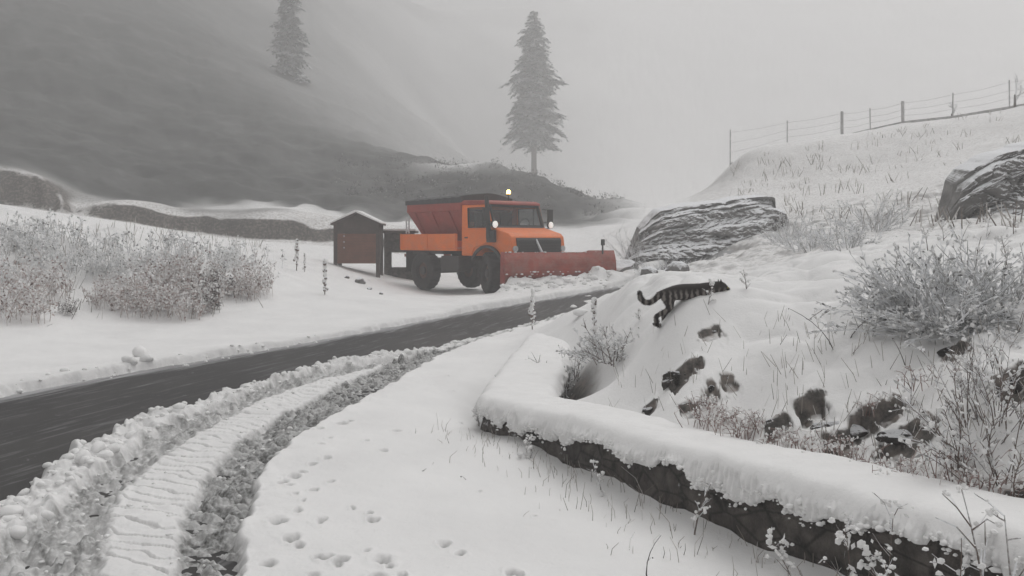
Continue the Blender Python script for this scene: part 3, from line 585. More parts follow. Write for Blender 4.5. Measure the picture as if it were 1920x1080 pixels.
for u, v, d, sx, sy, sz, sd_, lab in [
    (1275, 702, 6.75, .13, .10, .085, 3, 'black jagged rock face showing through snow above the low wall'),
    (1217, 762, 6.45, .065, .07, .06, 5, 'small dark rock in a snow hollow just behind the wall cap'),
    (1334, 728, 6.25, .055, .06, .045, 7, 'small dark rock right of the jagged black rock face'),
    (1366, 708, 6.3, .035, .05, .03, 8, 'tiny dark stone peeking from snow above the pinkish stems'),
    (1290, 760, 6.1, .05, .05, .035, 12, 'narrow dark rock tip left of the pinkish stems'),
    (1518, 752, 5.3, .13, .12, .12, 13, 'upright black rock face under a snow overhang on the right bank'),
    (1590, 800, 5.0, .24, .14, .10, 15, 'long dark rock ledge with dried stems hanging over it'),
    (1690, 815, 4.8, .17, .12, .07, 17, 'low dark rock at the right end of the long ledge'),
    (1452, 790, 5.3, .06, .06, .055, 19, 'small dark rock left of the upright black rock'),
    (1332, 620, 7.1, .055, .05, .025, 21, 'small flat dark stone on the mound below the cat'),
    (1232, 607, 7.2, .05, .04, .03, 22, 'small dark stone under the hind paw of the cat'),
    (1910, 935, 3.9, .09, .09, .06, 25, 'dark rock poking out at the right edge above the wall cap'),
    (1786, 655, 5.3, .07, .06, .05, 27, 'dark stone below the big frosted shrub'),
    (1905, 715, 4.6, .10, .10, .09, 29, 'dark round rock at the right edge beside dried stalks')]:
    k_ = [q[:2] for q in SC_PX].index(min([q[:2] for q in SC_PX], key=lambda q: abs(q[0] - u) + abs(q[1] - v))); x, y, z = SC_P[k_]; hw, dp = SC_PX[k_][2:]
    rock('rock', lab, (x, y + hw * .42, z - dp * .45), hw * .95, hw * .6, dp * .62, sd_, rz=rnd.uniform(-.2, .2))
for u, v, d, s, lab in [(675, 514, 25.5, .16, 'dark snow topped stone in front of the wooden shed'), (650, 512, 25.8, .08, 'small stone left of the dark stone at the shed'), (693, 530, 24, .07, 'little stone on open snow right of the shed stones'),
    (714, 549, 22.5, .055, 'little stone on the snow left of the rear wheel'), (1168, 505, 25.5, .45, 'dark lump half buried beside the right end of the plow'), (1268, 507, 19, .28, 'grey boulder with snow behind the back of the cat'), (1215, 520, 18, .2, 'snow covered lump of rock behind the tail of the cat'),  # lump at the plow end is a dark half-sunk mesh
    (405, 578, 17.3, .1, 'dark broken stone at the right foot of the brown bushes'), (945, 543, 24.9, .13, 'dark frozen clod beside the front wheel')]:
    x, y, z = P(u, v, d); rock('stone', lab, (x, y, gz(x, y) + s * .25), s * 1.1, s, s * .8, int(u), m='rock', rz=u, sub=3, cat='stone')

# ------------------------------------------------------------------ truck
tr_ = thing('snow_plow_truck', 'orange snow plow truck with red hopper, lit beacon and red plow blade', 'truck', (-2.05, 28.9, .03), math.atan2(-.755, .656))
W2 = 1.04
mb = MB()
for s in (-1, 1): mb.box(-1.15, 4.15, s * .42 - .05, s * .42 + .05, .78, .98)
mb.box(-1.1, -1.0, -.9, .9, .78, .95); mb.tube([(0, -.85, .6), (0, .85, .6)], .10, 10); mb.tube([(3.25, -.85, .6), (3.25, .85, .6)], .10, 10)
mb.box(.85, 1.75, -.95, -.5, .62, 1.08); mb.box(.85, 1.75, .5, .95, .62, 1.08); mb.box(4.15, 4.55, -.35, .35, .62, 1.0); mb.box(-.95, .9, -.92, .92, 1.13, 1.24); mb.box(-1, 4, -.35, .35, .7, .9)
mb.build('chassis', M['steel'], tr_, bevel=.015)
def wheel(x, s, steer=0):
    h = MB(); h.tube([(0, -.14 * s, 0), (0, s * .14, 0)], .13, 14); hub = h.build('wheel', M['steel'], tr_); hub.location = (x, s * .92, .6); hub.rotation_euler = (0, 0, steer)
    N = 44; prof = [(.30, -.17), (.50, -.19), (.575, -.165), (.60, -.10), (.60, .10), (.575, .165), (.50, .19), (.30, .17), (.26, .12), (.26, -.12)]
    vs = []; kk = len(prof)
    for i in range(N):
        a = 2 * math.pi * i / N; lug = .022 if i % 2 == 0 else -.006
        for r_, yy in prof:
            rr_ = r_ + (lug if r_ > .57 else 0); vs.append((rr_ * math.cos(a), yy, rr_ * math.sin(a)))
    fs = [(i * kk + j, ((i + 1) % N) * kk + j, ((i + 1) % N) * kk + (j + 1) % kk, i * kk + (j + 1) % kk) for i in range(N) for j in range(kk)]
    mesh_obj('tyre', vs, fs, M['rubber'], hub)
    q = MB(); q.tube([(0, -s * .12, 0), (0, s * .08, 0)], .28, 24)
    for i in range(8): a = i * math.pi / 4; q.tube([(.17 * math.cos(a), s * .08, .17 * math.sin(a)), (.17 * math.cos(a), s * .11, .17 * math.sin(a))], .02, 6)
    q.build('rim', M['rim'], hub)
for x in (0, 3.25):
    for s in (-1, 1): wheel(x, s, R(-22) if x > 1 else 0)
arch = [(3.25 + .76 * math.cos(R(a)), .62 + .76 * math.sin(R(a))) for a in range(140, 19, -10)]
body = [(2.0, 1.1), (2.62, 1.1)] + arch + [(4.12, .88), (4.3, .95), (4.32, 1.40), (4.28, 1.66), (4.16, 1.76), (3.5, 1.93), (2.0, 1.93)]
MB().prism(body, -W2, W2).build('cab_body', M['orange'], tr_, bevel=.03, seg=3)
for s in (-1, 1):                                    # wheel arch liners
    mb = MB()
    o_ = [(3.25 + .80 * math.cos(R(a)), .62 + .80 * math.sin(R(a))) for a in range(150, 9, -10)]; i_ = [(3.25 + .72 * math.cos(R(a)), .62 + .72 * math.sin(R(a))) for a in range(10, 151, 10)]
    mb.prism(o_ + i_, s * (W2 + .05) - .03, s * (W2 + .05) + .03)
    mb.build('fender', M['black'], tr_)
mb = MB()                                           # cab frame above the belt
for s in (-1, 1):
    y0, y1 = sorted((s * (W2 - .09), s * (W2 - .01)))
    mb.hexa([(2.0, y0, 1.92), (2.30, y0, 1.92), (2.30, y1, 1.92), (2.0, y1, 1.92)], [(2.02, y0, 2.62), (2.26, y0, 2.62), (2.26, y1, 2.62), (2.02, y1, 2.62)])
    mb.hexa([(3.38, y0, 1.92), (3.47, y0, 1.92), (3.47, y1, 1.92), (3.38, y1, 1.92)], [(3.12, y0, 2.62), (3.22, y0, 2.62), (3.22, y1, 2.62), (3.12, y1, 2.62)])
    mb.box(2.262, 3.12, y0, y1, 2.53, 2.61)
mb.box(2.0, 2.07, -.95, .95, 1.92, 2.12); mb.box(2.02, 2.08, -.95, .95, 2.5, 2.62)
mb.build('cab_frame', M['orange'], tr_, bevel=.012)
for s in (-1, 1): MB().tube([(3.455, s * .955, 1.95), (3.215, s * .955, 2.6)], .05, 6).build('window_pillar', M['black'], tr_)
mb = MB(); mb.box(3.13, 3.23, -.95, .95, 2.55, 2.615); mb.hexa([(3.42, -.95, 1.925), (3.5, -.95, 1.925), (3.5, .95, 1.925), (3.42, .95, 1.925)], [(3.41, -.95, 1.975), (3.46, -.95, 1.975), (3.46, .95, 1.975), (3.41, .95, 1.975)])
mb.build('windshield_frame', M['black'], tr_)
MB().prism([(1.95, 2.615), (3.27, 2.615), (3.22, 2.69), (3.05, 2.74), (2.1, 2.76), (1.97, 2.70)], -W2 - .01, W2 + .01).build('roof', M['red'], tr_, bevel=.03, seg=3)  # darker red than the cab: shade on the roof put into its colour
ws = MB().add([(3.455, -.95, 1.95), (3.455, .95, 1.95), (3.20, .95, 2.56), (3.20, -.95, 2.56)], [(0, 1, 2, 3)]).build('windshield', M['glass'], tr_)
for y0 in (-.55, .25): MB().tube([(3.50, y0, 1.95), (3.34, y0 + .42, 2.28)], .01, 5).build('wiper', M['black'], tr_)
MB().add([(2.05, -.95, 2.12), (2.05, .95, 2.12), (2.05, .95, 2.5), (2.05, -.95, 2.5)], [(0, 1, 2, 3)]).build('rear_window', M['glass'], tr_)
mb = MB()
for s in (-1, 1): mb.box(2.25, 2.7, s * .5 - .24, s * .5 + .24, 1.75, 1.98); mb.box(2.2, 2.32, s * .5 - .22, s * .5 + .22, 1.95, 2.42)
mb.build('seat', M['seat'], tr_, bevel=.03)
mb = MB(); ring_ = [(3.12 + .05 * math.sin(a), .5 + .2 * math.cos(a), 2.03 + .19 * math.sin(a)) for a in np.linspace(0, 2 * math.pi, 18)]
mb.tube(ring_, .015, 5); mb.tube([(3.12, .5, 2.03), (3.35, .5, 1.9)], .02, 5); mb.box(3.2, 3.42, -.93, .93, 1.9, 2.02)
mb.build('dashboard', M['black'], tr_)
for s in (-1, 1):
    yo = s * (W2 + .012)
    d_ = MB().prism([(2.06, 1.14), (2.52, 1.14), (2.64, 1.34), (3.3, 1.50), (3.3, 1.90), (2.06, 1.90)], yo - .012, yo + .012).build('door', M['orange'], tr_, bevel=.01)
    MB().box(2.20, 2.34, yo + s * .012 - .015, yo + s * .012 + .02, 1.62, 1.66).build('door_handle', M['black'], d_)
    MB().add([(2.27, s * .99, 1.93), (3.40, s * .99, 1.93), (3.16, s * .99, 2.54), (2.25, s * .99, 2.54)], [(0, 1, 2, 3)]).build('door_window', M['glass'], d_)
    fr_ = MB(); ys2 = s * 1.005
    for a, b_ in (((2.30, 1.94), (3.36, 1.94)), ((3.36, 1.94), (3.13, 2.54)), ((3.13, 2.54), (2.28, 2.54)), ((2.28, 2.54), (2.30, 1.94)), ((2.98, 1.94), (2.98, 2.54))): fr_.tube([(a[0], ys2, a[1]), (b_[0], ys2, b_[1])], .022, 6)
    fr_.build('window_frame', M['black'], d_)
    mr = MB(); mr.box(3.42, 3.48, s * 1.26 - .10, s * 1.26 + .10, 2.10, 2.50); mr.tube([(3.35, s * 1.02, 2.5), (3.45, s * 1.26, 2.48)], .014, 5); mr.tube([(3.4, s * 1.02, 2.1), (3.45, s * 1.26, 2.12)], .014, 5)
    mr.build('side_mirror', M['black'], tr_, bevel=.01)
    lm = MB(); lm.tube([(3.56, s * 1.10, 2.02), (3.66, s * 1.10, 2.02)], [.09, .115], 16); lm.tube([(3.5, s * .98, 1.9), (3.58, s * 1.10, 1.93), (3.6, s * 1.10, 2.0)], .014, 5); wl = lm.build('work_light', M['black'], tr_)
    MB().tube([(3.655, s * 1.10, 2.02), (3.67, s * 1.10, 2.02), (3.69, s * 1.10, 2.02)], [.105, .095, .04], 16).build('lens', M['lamp'], wl)
mb = MB(); mb.prism([(4.29, 1.12), (4.345, 1.12), (4.345, 1.56), (4.305, 1.63), (4.29, 1.63)], -.86, .86); gr_ = mb.build('grille', M['black'], tr_)
mb = MB()
for k_ in range(5): mb.box(4.34, 4.365, -.80, .80, 1.17 + k_ * .085, 1.20 + k_ * .085)
mb.build('grille_bar', M['steel'], gr_)
MB().box(4.30, 4.44, -1.02, 1.02, .88, 1.10).build('bumper', M['black'], tr_, bevel=.02)
for s in (-1, 1): MB().tube([(4.33, s * .93, 1.32), (4.37, s * .93, 1.32)], .085, 16).build('headlight', M['pale'], tr_)
mb = MB(); mb.tube([(3.42, -1.14, 1.60), (3.42, -1.15, 1.9), (3.34, -1.12, 2.3), (3.25, -1.08, 2.72), (3.25, -1.08, 2.86)], [.085, .075, .065, .065, .075], 12); mb.box(3.32, 3.66, -1.17, -1.05, 1.50, 1.86)
mb.build('air_intake_snorkel', M['black'], tr_, bevel=.03)
mb = MB(); mb.tube([(2.85, .1, 2.73), (2.85, .1, 2.95)], .018, 8); mb.tube([(2.85, .1, 2.93), (2.85, .1, 2.96)], .07, 14); bc = mb.build('beacon', M['black'], tr_)
MB().tube([(2.85, .1, 2.96), (2.85, .1, 3.05), (2.85, .1, 3.09)], [.062, .058, .02], 14).build('beacon_lamp', M['beacon'], bc)
# cargo bed and hopper
bed = MB(); bed.box(-1.17, 1.88, -1.12, 1.12, 1.24, 1.31); bd_ = bed.build('cargo_bed', M['orange'], tr_, bevel=.01)
for s in (-1, 1): MB().box(-1.17, 1.88, s * 1.11 - .02, s * 1.11 + .02, 1.312, 1.76).build('side_board', M['orange'], bd_, bevel=.01)
MB().box(-1.20, -1.172, -1.08, 1.08, 1.312, 1.76).build('tailboard', M['orange'], bd_, bevel=.01)
for x in (-1.1, .35, 1.8): MB().box(x - .03, x + .03, -1.15, -1.132, 1.3, 1.77).build('board_post', M['orange'], bd_)
hp = MB(); hp.hexa([(-.62, -.5, 1.55), (1.75, -.5, 1.55), (1.75, .5, 1.55), (-.62, .5, 1.55)], [(-.95, -.98, 2.45), (1.9, -.98, 2.45), (1.9, .98, 2.45), (-.95, .98, 2.45)])
hp.box(-.97, 1.92, -1.0, 1.0, 2.451, 2.78); ho = hp.build('hopper', M['red'], tr_, bevel=.025)
mb = MB()
for x in (-.5, .4, 1.3): mb.hexa([(x - .03, -.55, 1.62), (x + .03, -.55, 1.62), (x + .03, -.5, 1.6), (x - .03, -.5, 1.6)], [(x - .03, -1.03, 2.45), (x + .03, -1.03, 2.45), (x + .03, -.98, 2.45), (x - .03, -.98, 2.45)])
mb.build('hopper_rib', M['red'], ho)
cv = MB(); nx_, ny_ = 24, 10
vs = [(-1.0 + 2.95 * i / nx_, -1.03 + 2.06 * j / ny_, 2.83 + .13 * math.sin(math.pi * j / ny_) + .05 * i / nx_ + .012 * math.sin(i * 1.9 + j)) for i in range(nx_ + 1) for j in range(ny_ + 1)]
vs += [(v_[0], v_[1], 2.70) for v_ in vs]; kk = (nx_ + 1) * (ny_ + 1); ix_ = lambda i, j: i * (ny_ + 1) + j
fs = [(ix_(i, j), ix_(i + 1, j), ix_(i + 1, j + 1), ix_(i, j + 1)) for i in range(nx_) for j in range(ny_)]
for i in range(nx_): fs += [(ix_(i, 0), ix_(i, 0) + kk, ix_(i + 1, 0) + kk, ix_(i + 1, 0)), (ix_(i, ny_), ix_(i + 1, ny_), ix_(i + 1, ny_) + kk, ix_(i, ny_) + kk)]
for j in range(ny_): fs += [(ix_(0, j), ix_(0, j + 1), ix_(0, j + 1) + kk, ix_(0, j) + kk), (ix_(nx_, j), ix_(nx_, j) + kk, ix_(nx_, j + 1) + kk, ix_(nx_, j + 1))]
mesh_obj('hopper_cover', vs, fs, M['tarp'], ho)
mb = MB(); mb.tube([(-.85, -.99, 1.78), (-.85, -.99, 2.3)], .025, 6); mb.tube([(-1.0, -.99, 1.78), (-1.0, -.99, 2.3)], .025, 6)
for k_ in range(4): mb.tube([(-1.0, -.99, 1.85 + k_ * .12), (-.85, -.99, 1.85 + k_ * .12)], .015, 5)
mb.build('ladder', M['pale'], tr_)
for s in (-1, 1):
    MB().box(-.80, -.77, s * .92 - .22, s * .92 + .22, .55, 1.2).build('mud_flap', M['rubber'], tr_)
    MB().box(-1.19, -1.14, s * .8 - .14, s * .8 + .14, 1.02, 1.12).build('tail_light', M['red'], tr_)
MB().tube([(4.3, -.1, 1.58), (4.9, -.25, .95)], .035, 8).build('lift_ram', M['pale'], tr_)
# plow blade, swung to the driver's side; built in world axes then brought into the truck's frame
pb = MB(); Pl, Pr = Vector((-.20, 24.35, 0)), Vector((2.90, 24.75, 0)); ax = (Pr - Pl).normalized(); bk = Vector((-ax.y, ax.x, 0)); NS, NP = 30, 14
prof = [(.10 - .26 * math.sin(t * math.pi) * 1 + (-.0), .40 + .84 * t) for t in np.linspace(0, 1, NP)]   # concave towards the front
vs = []
for off in (0, .035):
    for i in range(NS + 1):
        sgm = i / NS; p = Pl.lerp(Pr, sgm); lift = .02 + (.05 * sstep(.72, .76, sgm))
        for dpt, hz_ in prof: q = p - bk * 0 + bk * (.13 - dpt * -1 + off); vs.append((q.x, q.y, hz_ + (lift if hz_ > .8 else 0)))
k1 = (NS + 1) * NP; fs = []
for i in range(NS):
    for j in range(NP - 1):
        a = i * NP + j; fs += [(a, a + NP, a + NP + 1, a + 1), (k1 + a, k1 + a + 1, k1 + a + NP + 1, k1 + a + NP)]
    fs += [(i * NP + NP - 1, (i + 1) * NP + NP - 1, k1 + (i + 1) * NP + NP - 1, k1 + i * NP + NP - 1), (i * NP, k1 + i * NP, k1 + (i + 1) * NP, (i + 1) * NP)]
Minv = (Matrix.Translation(tr_.location) @ Matrix.Rotation(tr_.rotation_euler.z, 4, 'Z')).inverted()
def loc_(vs_): return [tuple(Minv @ Vector(v_)) for v_ in vs_]
plow = mesh_obj('plow_blade', loc_(vs), fs, M['plow_red'], tr_)
for sgm in (0, .27, .52, .77, 1):
    mb = MB(); p = Pl.lerp(Pr, sgm) + bk * .0
    vv = []
    for sd2 in (-.02, .02):
        for dpt, hz_ in prof[::3] + [prof[-1]]: q = p + ax * sd2 + bk * (.17 + dpt); vv.append((q.x, q.y, hz_))
        q = p + ax * sd2 + bk * .42; vv += [(q.x, q.y, 1.15), (q.x, q.y, .45)]
    h_ = len(vv) // 2; mb.add(vv, [tuple(range(h_)), tuple(range(2 * h_ - 1, h_ - 1, -1))] + [(i, i + h_, (i + 1) % h_ + h_, (i + 1) % h_) for i in range(h_)])
    mb.v = loc_(mb.v); mb.build('blade_rib', M['plow_red'], plow)
mb = MB(); p0 = Pl + bk * .10 - bk * .02; p1 = Pr + bk * .10 - bk * .02
mb.hexa([(p0.x, p0.y, .30), (p1.x, p1.y, .30), (p1.x + bk.x * .04, p1.y + bk.y * .04, .30), (p0.x + bk.x * .04, p0.y + bk.y * .04, .30)], [(p0.x, p0.y, .42), (p1.x, p1.y, .42), (p1.x + bk.x * .04, p1.y + bk.y * .04, .42), (p0.x + bk.x * .04, p0.y + bk.y * .04, .42)])
mb.v = loc_(mb.v); mb.build('cutting_edge', M['rubber'], plow)
mb = MB(); q = Pl.lerp(Pr, .89) + bk * .15; mb.tube([(q.x, q.y, 1.2), (q.x, q.y, 1.62)], .025, 6); mb.box(q.x - .05, q.x + .06, q.y - .01, q.y + .01, 1.45, 1.62); mb.v = loc_(mb.v); mb.build('marker_pole', M['black'], plow)
mb = MB(); mb.box(-.12, .0, -.02, .02, 0, 0.01); mb = MB(); c_ = Pl.lerp(Pr, .0) + bk * .1
mb.hexa([(c_.x - .12, c_.y - .03, .40), (c_.x + .02, c_.y - .03, .40), (c_.x + .02, c_.y + .5, .40), (c_.x - .12, c_.y + .5, .40)], [(c_.x - .10, c_.y - .03, 1.27), (c_.x, c_.y - .03, 1.27), (c_.x, c_.y + .4, 1.20), (c_.x - .1, c_.y + .4, 1.20)])
mb.v = loc_(mb.v); mb.build('blade_end_plate', M['red'], plow)
mb = MB(); rr = random.Random(3)
for k in range(90):
    sgm = rr.random(); q = Pl.lerp(Pr, sgm); jx = rr.random(); dpt, hz_ = prof[-1] if jx < .35 else prof[rr.randint(0, 5)]; q = q + bk * (.13 + dpt - .01); mb.blob((q.x, q.y, hz_ + (.02 if jx < .35 else 0)), rr.uniform(.015, .05), rr, 0, .6)
mb.v = loc_(mb.v); mb.build('stuck_snow', M['snow'], plow, smooth=True)['kind'] = 'stuff'
mb = MB(); mb.box(4.3, 5.3, -.30, -.2, .62, .75); mb.box(4.3, 5.3, .2, .3, .62, .75); mb.build('push_frame', M['steel'], tr_)


# ------------------------------------------------------------------ tabby cat
cat = thing('cat', 'dark tabby cat with curled tail walking right over the snowy bank', 'cat', (P(1292, 500, 7.25)[0], 7.25, .905), R(4)); cat.scale = (1.1,) * 3; cat.rotation_euler.y = R(-3)
bm = bmesh.new(); sk = bm.verts.layers.skin.verify(); cv_ = {}
def node(k, p, r_, par=None):
    v = bm.verts.new(p); v[sk].radius = r_ if isinstance(r_, tuple) else (r_, r_); cv_[k] = v
    if par: bm.edges.new((cv_[par], v))
    else: v[sk].use_root = True
node('pel', (-.155, 0, .248), (.056, .060)); node('mid', (-.03, 0, .246), (.064, .068), 'pel'); node('che', (.09, 0, .240), (.062, .070), 'mid'); node('sho', (.15, 0, .250), (.054, .060), 'che')
node('nek', (.205, 0, .264), (.048, .052), 'sho'); node('hed', (.264, 0, .266), (.060, .056), 'nek'); node('muz', (.300, 0, .245), (.026, .024), 'hed'); node('nos', (.322, 0, .238), .014, 'muz')
node('t0', (-.212, 0, .238), .027, 'pel'); node('t1', (-.243, 0, .205), .021, 't0'); node('t2', (-.283, 0, .182), .021, 't1'); node('t3', (-.325, 0, .188), .021, 't2'); node('t4', (-.352, .005, .222), .020, 't3'); node('t5', (-.356, .01, .256), .018, 't4'); node('t6', (-.350, .01, .272), .009, 't5')
for s in (-1, 1):
    k = str(s); b_ = -.05 if s < 0 else .03
    node('h0' + k, (-.150, s * .040, .195), (.034, .044), 'pel'); node('h1' + k, (-.125 + b_ * .4, s * .046, .130), .027, 'h0' + k); node('h2' + k, (-.205 + b_, s * .046, .085), .015, 'h1' + k); node('h3' + k, (-.200 + b_, s * .046, .022), .013, 'h2' + k); node('h4' + k, (-.172 + b_, s * .046, .010), .013, 'h3' + k)
    f_ = .05 if s < 0 else -.03
    node('f0' + k, (.125, s * .038, .185), .030, 'sho'); node('f1' + k, (.095 + f_ * .5, s * .040, .130), .021, 'f0' + k); node('f2' + k, (.125 + f_, s * .040, .060), .014, 'f1' + k); node('f3' + k, (.130 + f_, s * .040, .018), .013, 'f2' + k); node('f4' + k, (.152 + f_, s * .040, .010), .014, 'f3' + k)
me = bpy.data.meshes.new('body'); bm.to_mesh(me); bm.free(); me.materials.append(M['fur'])
body_o = bpy.data.objects.new('body', me); COL.objects.link(body_o); body_o.parent = cat
q = body_o.modifiers.new('skin', 'SKIN'); q.use_smooth_shade = True; q.use_x_symmetry = False; q = body_o.modifiers.new('sub', 'SUBSURF'); q.levels = 2; q.render_levels = 2
dg = bpy.context.evaluated_depsgraph_get(); ev = body_o.evaluated_get(dg); me2 = bpy.data.meshes.new_from_object(ev)
body_o.modifiers.clear(); me2.name = 'body'; body_o.data = me2
if not me2.materials: me2.materials.append(M['fur'])
rr = random.Random(5); mb = MB()
for p in me2.polygons:                               # short coat, lying back along the body
    for _ in range(3):
        c = p.center; nn_ = p.normal; t = Vector((-1, 0, -.25)); t = (t - nn_ * t.dot(nn_)).normalized() if abs(nn_.x) < .95 else Vector((0, 0, 1))
        d_ = (t * .9 + nn_ * rr.uniform(.25, .6) + Vector((rr.gauss(0, .2), rr.gauss(0, .2), rr.gauss(0, .2)))).normalized()
        p0 = Vector([c[i] + rr.uniform(-.006, .006) for i in range(3)]) - nn_ * .003; sd_ = d_.cross(nn_).normalized() * .0016
        mb.add([p0 - sd_, p0 + sd_, p0 + d_ * rr.uniform(.012, .021)], [(0, 1, 2)])
mb.build('fur', M['fur'], cat)
for s in (-1, 1):
    MB().add([(.238, s * .018, .298), (.262, s * .040, .288), (.243, s * .044, .285), (.248, s * .036, .332)], [(0, 1, 3), (1, 2, 3), (2, 0, 3), (0, 2, 1)]).build('ear', M['fur'], cat)
    MB().blob((.298, s * .026, .262), .008, rr).build('eye', M['eye'], cat)
MB().blob((.306, 0, .226), .024, rr).blob((.282, -.026, .222), .026, rr).blob((.282, .026, .222), .026, rr).blob((.24, -.02, .212), .03, rr).build('chin', M['fur_white'], cat, smooth=True)

# ------------------------------------------------------------------ plants
def stalk(mb, p, h, rr, lean=.15, r0=.006, br=5, blobs=8, leafs=0, mi=0, bmi=0, bl=.012, curve=.1, brl=.35, sides=4, lmi=1, ls=.05):
    d = Vector((rr.gauss(0, lean), rr.gauss(0, lean), 1)).normalized(); cu = Vector((rr.gauss(0, curve), rr.gauss(0, curve), 0)); pts = [Vector(p)]
    for k in range(5): d = (d + cu * .25).normalized(); pts.append(pts[-1] + d * h / 5)
    mb.tube(pts, [r0 * (1 - .13 * i) for i in range(6)], sides, mi, False); tips = [pts[-1]]
    for k in range(br):
        i = rr.randint(1, 4); q = pts[i].lerp(pts[i + 1], rr.random()); a = rr.uniform(0, 6.283); e = Vector((math.cos(a), math.sin(a), rr.uniform(.3, 1.3))).normalized(); ln = h * brl * rr.uniform(.4, 1) * (1.1 - i * .13)
        m_ = q + e * ln * .55 + Vector((rr.gauss(0, .05), rr.gauss(0, .05), .05)) * ln; t_ = q + e * ln + Vector((0, 0, rr.uniform(-.25, .2))) * ln
        mb.tube([q, m_, t_], [r0 * .6, r0 * .5, r0 * .3], max(3, sides - 1), mi, False); tips += [m_, t_]
        if rr.random() < .5: t2 = m_ + (e + Vector((rr.gauss(0, .6), rr.gauss(0, .6), rr.gauss(0, .5)))).normalized() * ln * .45; mb.tube([m_, t2], [r0 * .4, r0 * .25], 3, mi, False); tips.append(t2)
    for k in range(blobs): q = rr.choice(tips) + Vector((rr.gauss(0, .008), rr.gauss(0, .008), rr.gauss(0, .008))); mb.blob(q, bl * rr.uniform(.3, 1.25), rr, bmi, rr.uniform(.5, 1.3))
    for k in range(leafs):
        q = rr.choice(tips).lerp(pts[rr.randint(1, 5)], rr.random() ** 1.5); mb.leaf(q, ls * rr.uniform(.5, 1.5), ls * .28, (rr.gauss(0, 1), rr.gauss(0, 1), rr.gauss(-.1, .8)), rr, lmi)
def bush_parts(root, seed, n, h, w, leafs, leafmat, twig='twig', ls=.06, blobs=9, r0=.006, br=6):
    rr = random.Random(seed); tw = MB(); lf = MB()
    for k in range(n):
        a = rr.uniform(0, 6.283); q = math.sqrt(rr.random()) * w; hh = h * rr.uniform(.55, 1.1) * (1 - .35 * (q / w) ** 2)
        both = MB(); stalk(both, (math.cos(a) * q, math.sin(a) * q * .8, -.08), hh, rr, .28, r0, br, blobs, leafs, 0, 2, .02, .35, .45, 3, 1, ls)
        for f, m_ in zip(both.f, both.m):
            t = tw if m_ == 0 else lf; k0 = len(t.v); t.v += [both.v[i] for i in f]; t.f.append(tuple(range(k0, k0 + len(f)))); t.m.append(0 if m_ < 2 else 1)
    tw.build('branches', M[twig], root); lf.build('leaves', [M[leafmat], M['snow']], root)
    return root
def at(u, v, d):
    x, y, z = P(u, v, d); return (x, y, gz(x, y))
G = 'snowed bushes on the left bank'
protoA = bush_parts(thing('bush', 'x', 'bush', (0, 0, 0), 0, G), 1, 46, .85, .62, 18, 'leaf_pink', 'twig_brown')
protoB = bush_parts(thing('bush', 'x', 'bush', (0, 0, 0), 0, G), 2, 34, .75, .55, 16, 'leaf_grey', 'twig_frost')
protoC = bush_parts(thing('bush', 'x', 'bush', (0, 0, 0), 0, G), 3, 26, .8, .45, 20, 'leaf_dark', 'twig')
first = {}
rr = random.Random(31)
for k in range(14):
    u, v = [(12, 445), (40, 470), (62, 455), (88, 440), (112, 470), (135, 450), (160, 475), (205, 470), (245, 480), (300, 480), (335, 475), (375, 485), (430, 488), (465, 500)][k]
    p = hit(u, v, 9, 30); lab = 'frosted pale weed on the top of the left bank, number of its row from the left edge'
    lab = ['tall frosted weed on the bank crest at the left edge', 'frosted weed just inside the left edge on the bank top', 'second frosted weed from the left on the bank crest', 'thin frosted weed at the dip of the left crest', 'frosted weed between the left crest and the middle bushes', 'frosted weed at the end of the left crest before the dark cutting',
           'pale weed above the middle grey bush', 'pale weed on the left shoulder of the rounded snow hump', 'pale weed on the front of the rounded snow hump', 'pale weed at the right foot of the rounded snow hump', 'pale weed right of the hump against grey snow', 'pale weed above the right part of the brown thicket', 'pale weed over the last bushes of the thicket', 'last pale weed at the right end of the bank top'][k]
    mb = MB()
    for _ in range(9): a_ = rr.gauss(0, .22); stalk(mb, (a_, rr.gauss(0, .15), -.05), rr.uniform(.3, .62), rr, .15, .008, 5, 12, 6, 0, 1, .02, .2, .35, 4, 1, .07)
    o = mb.build('frosted_weed', [M['twig_frost'], M['leaf_grey']]); o.location = p; tag(o, lab, 'plant', 'frosted weeds on the left bank top')
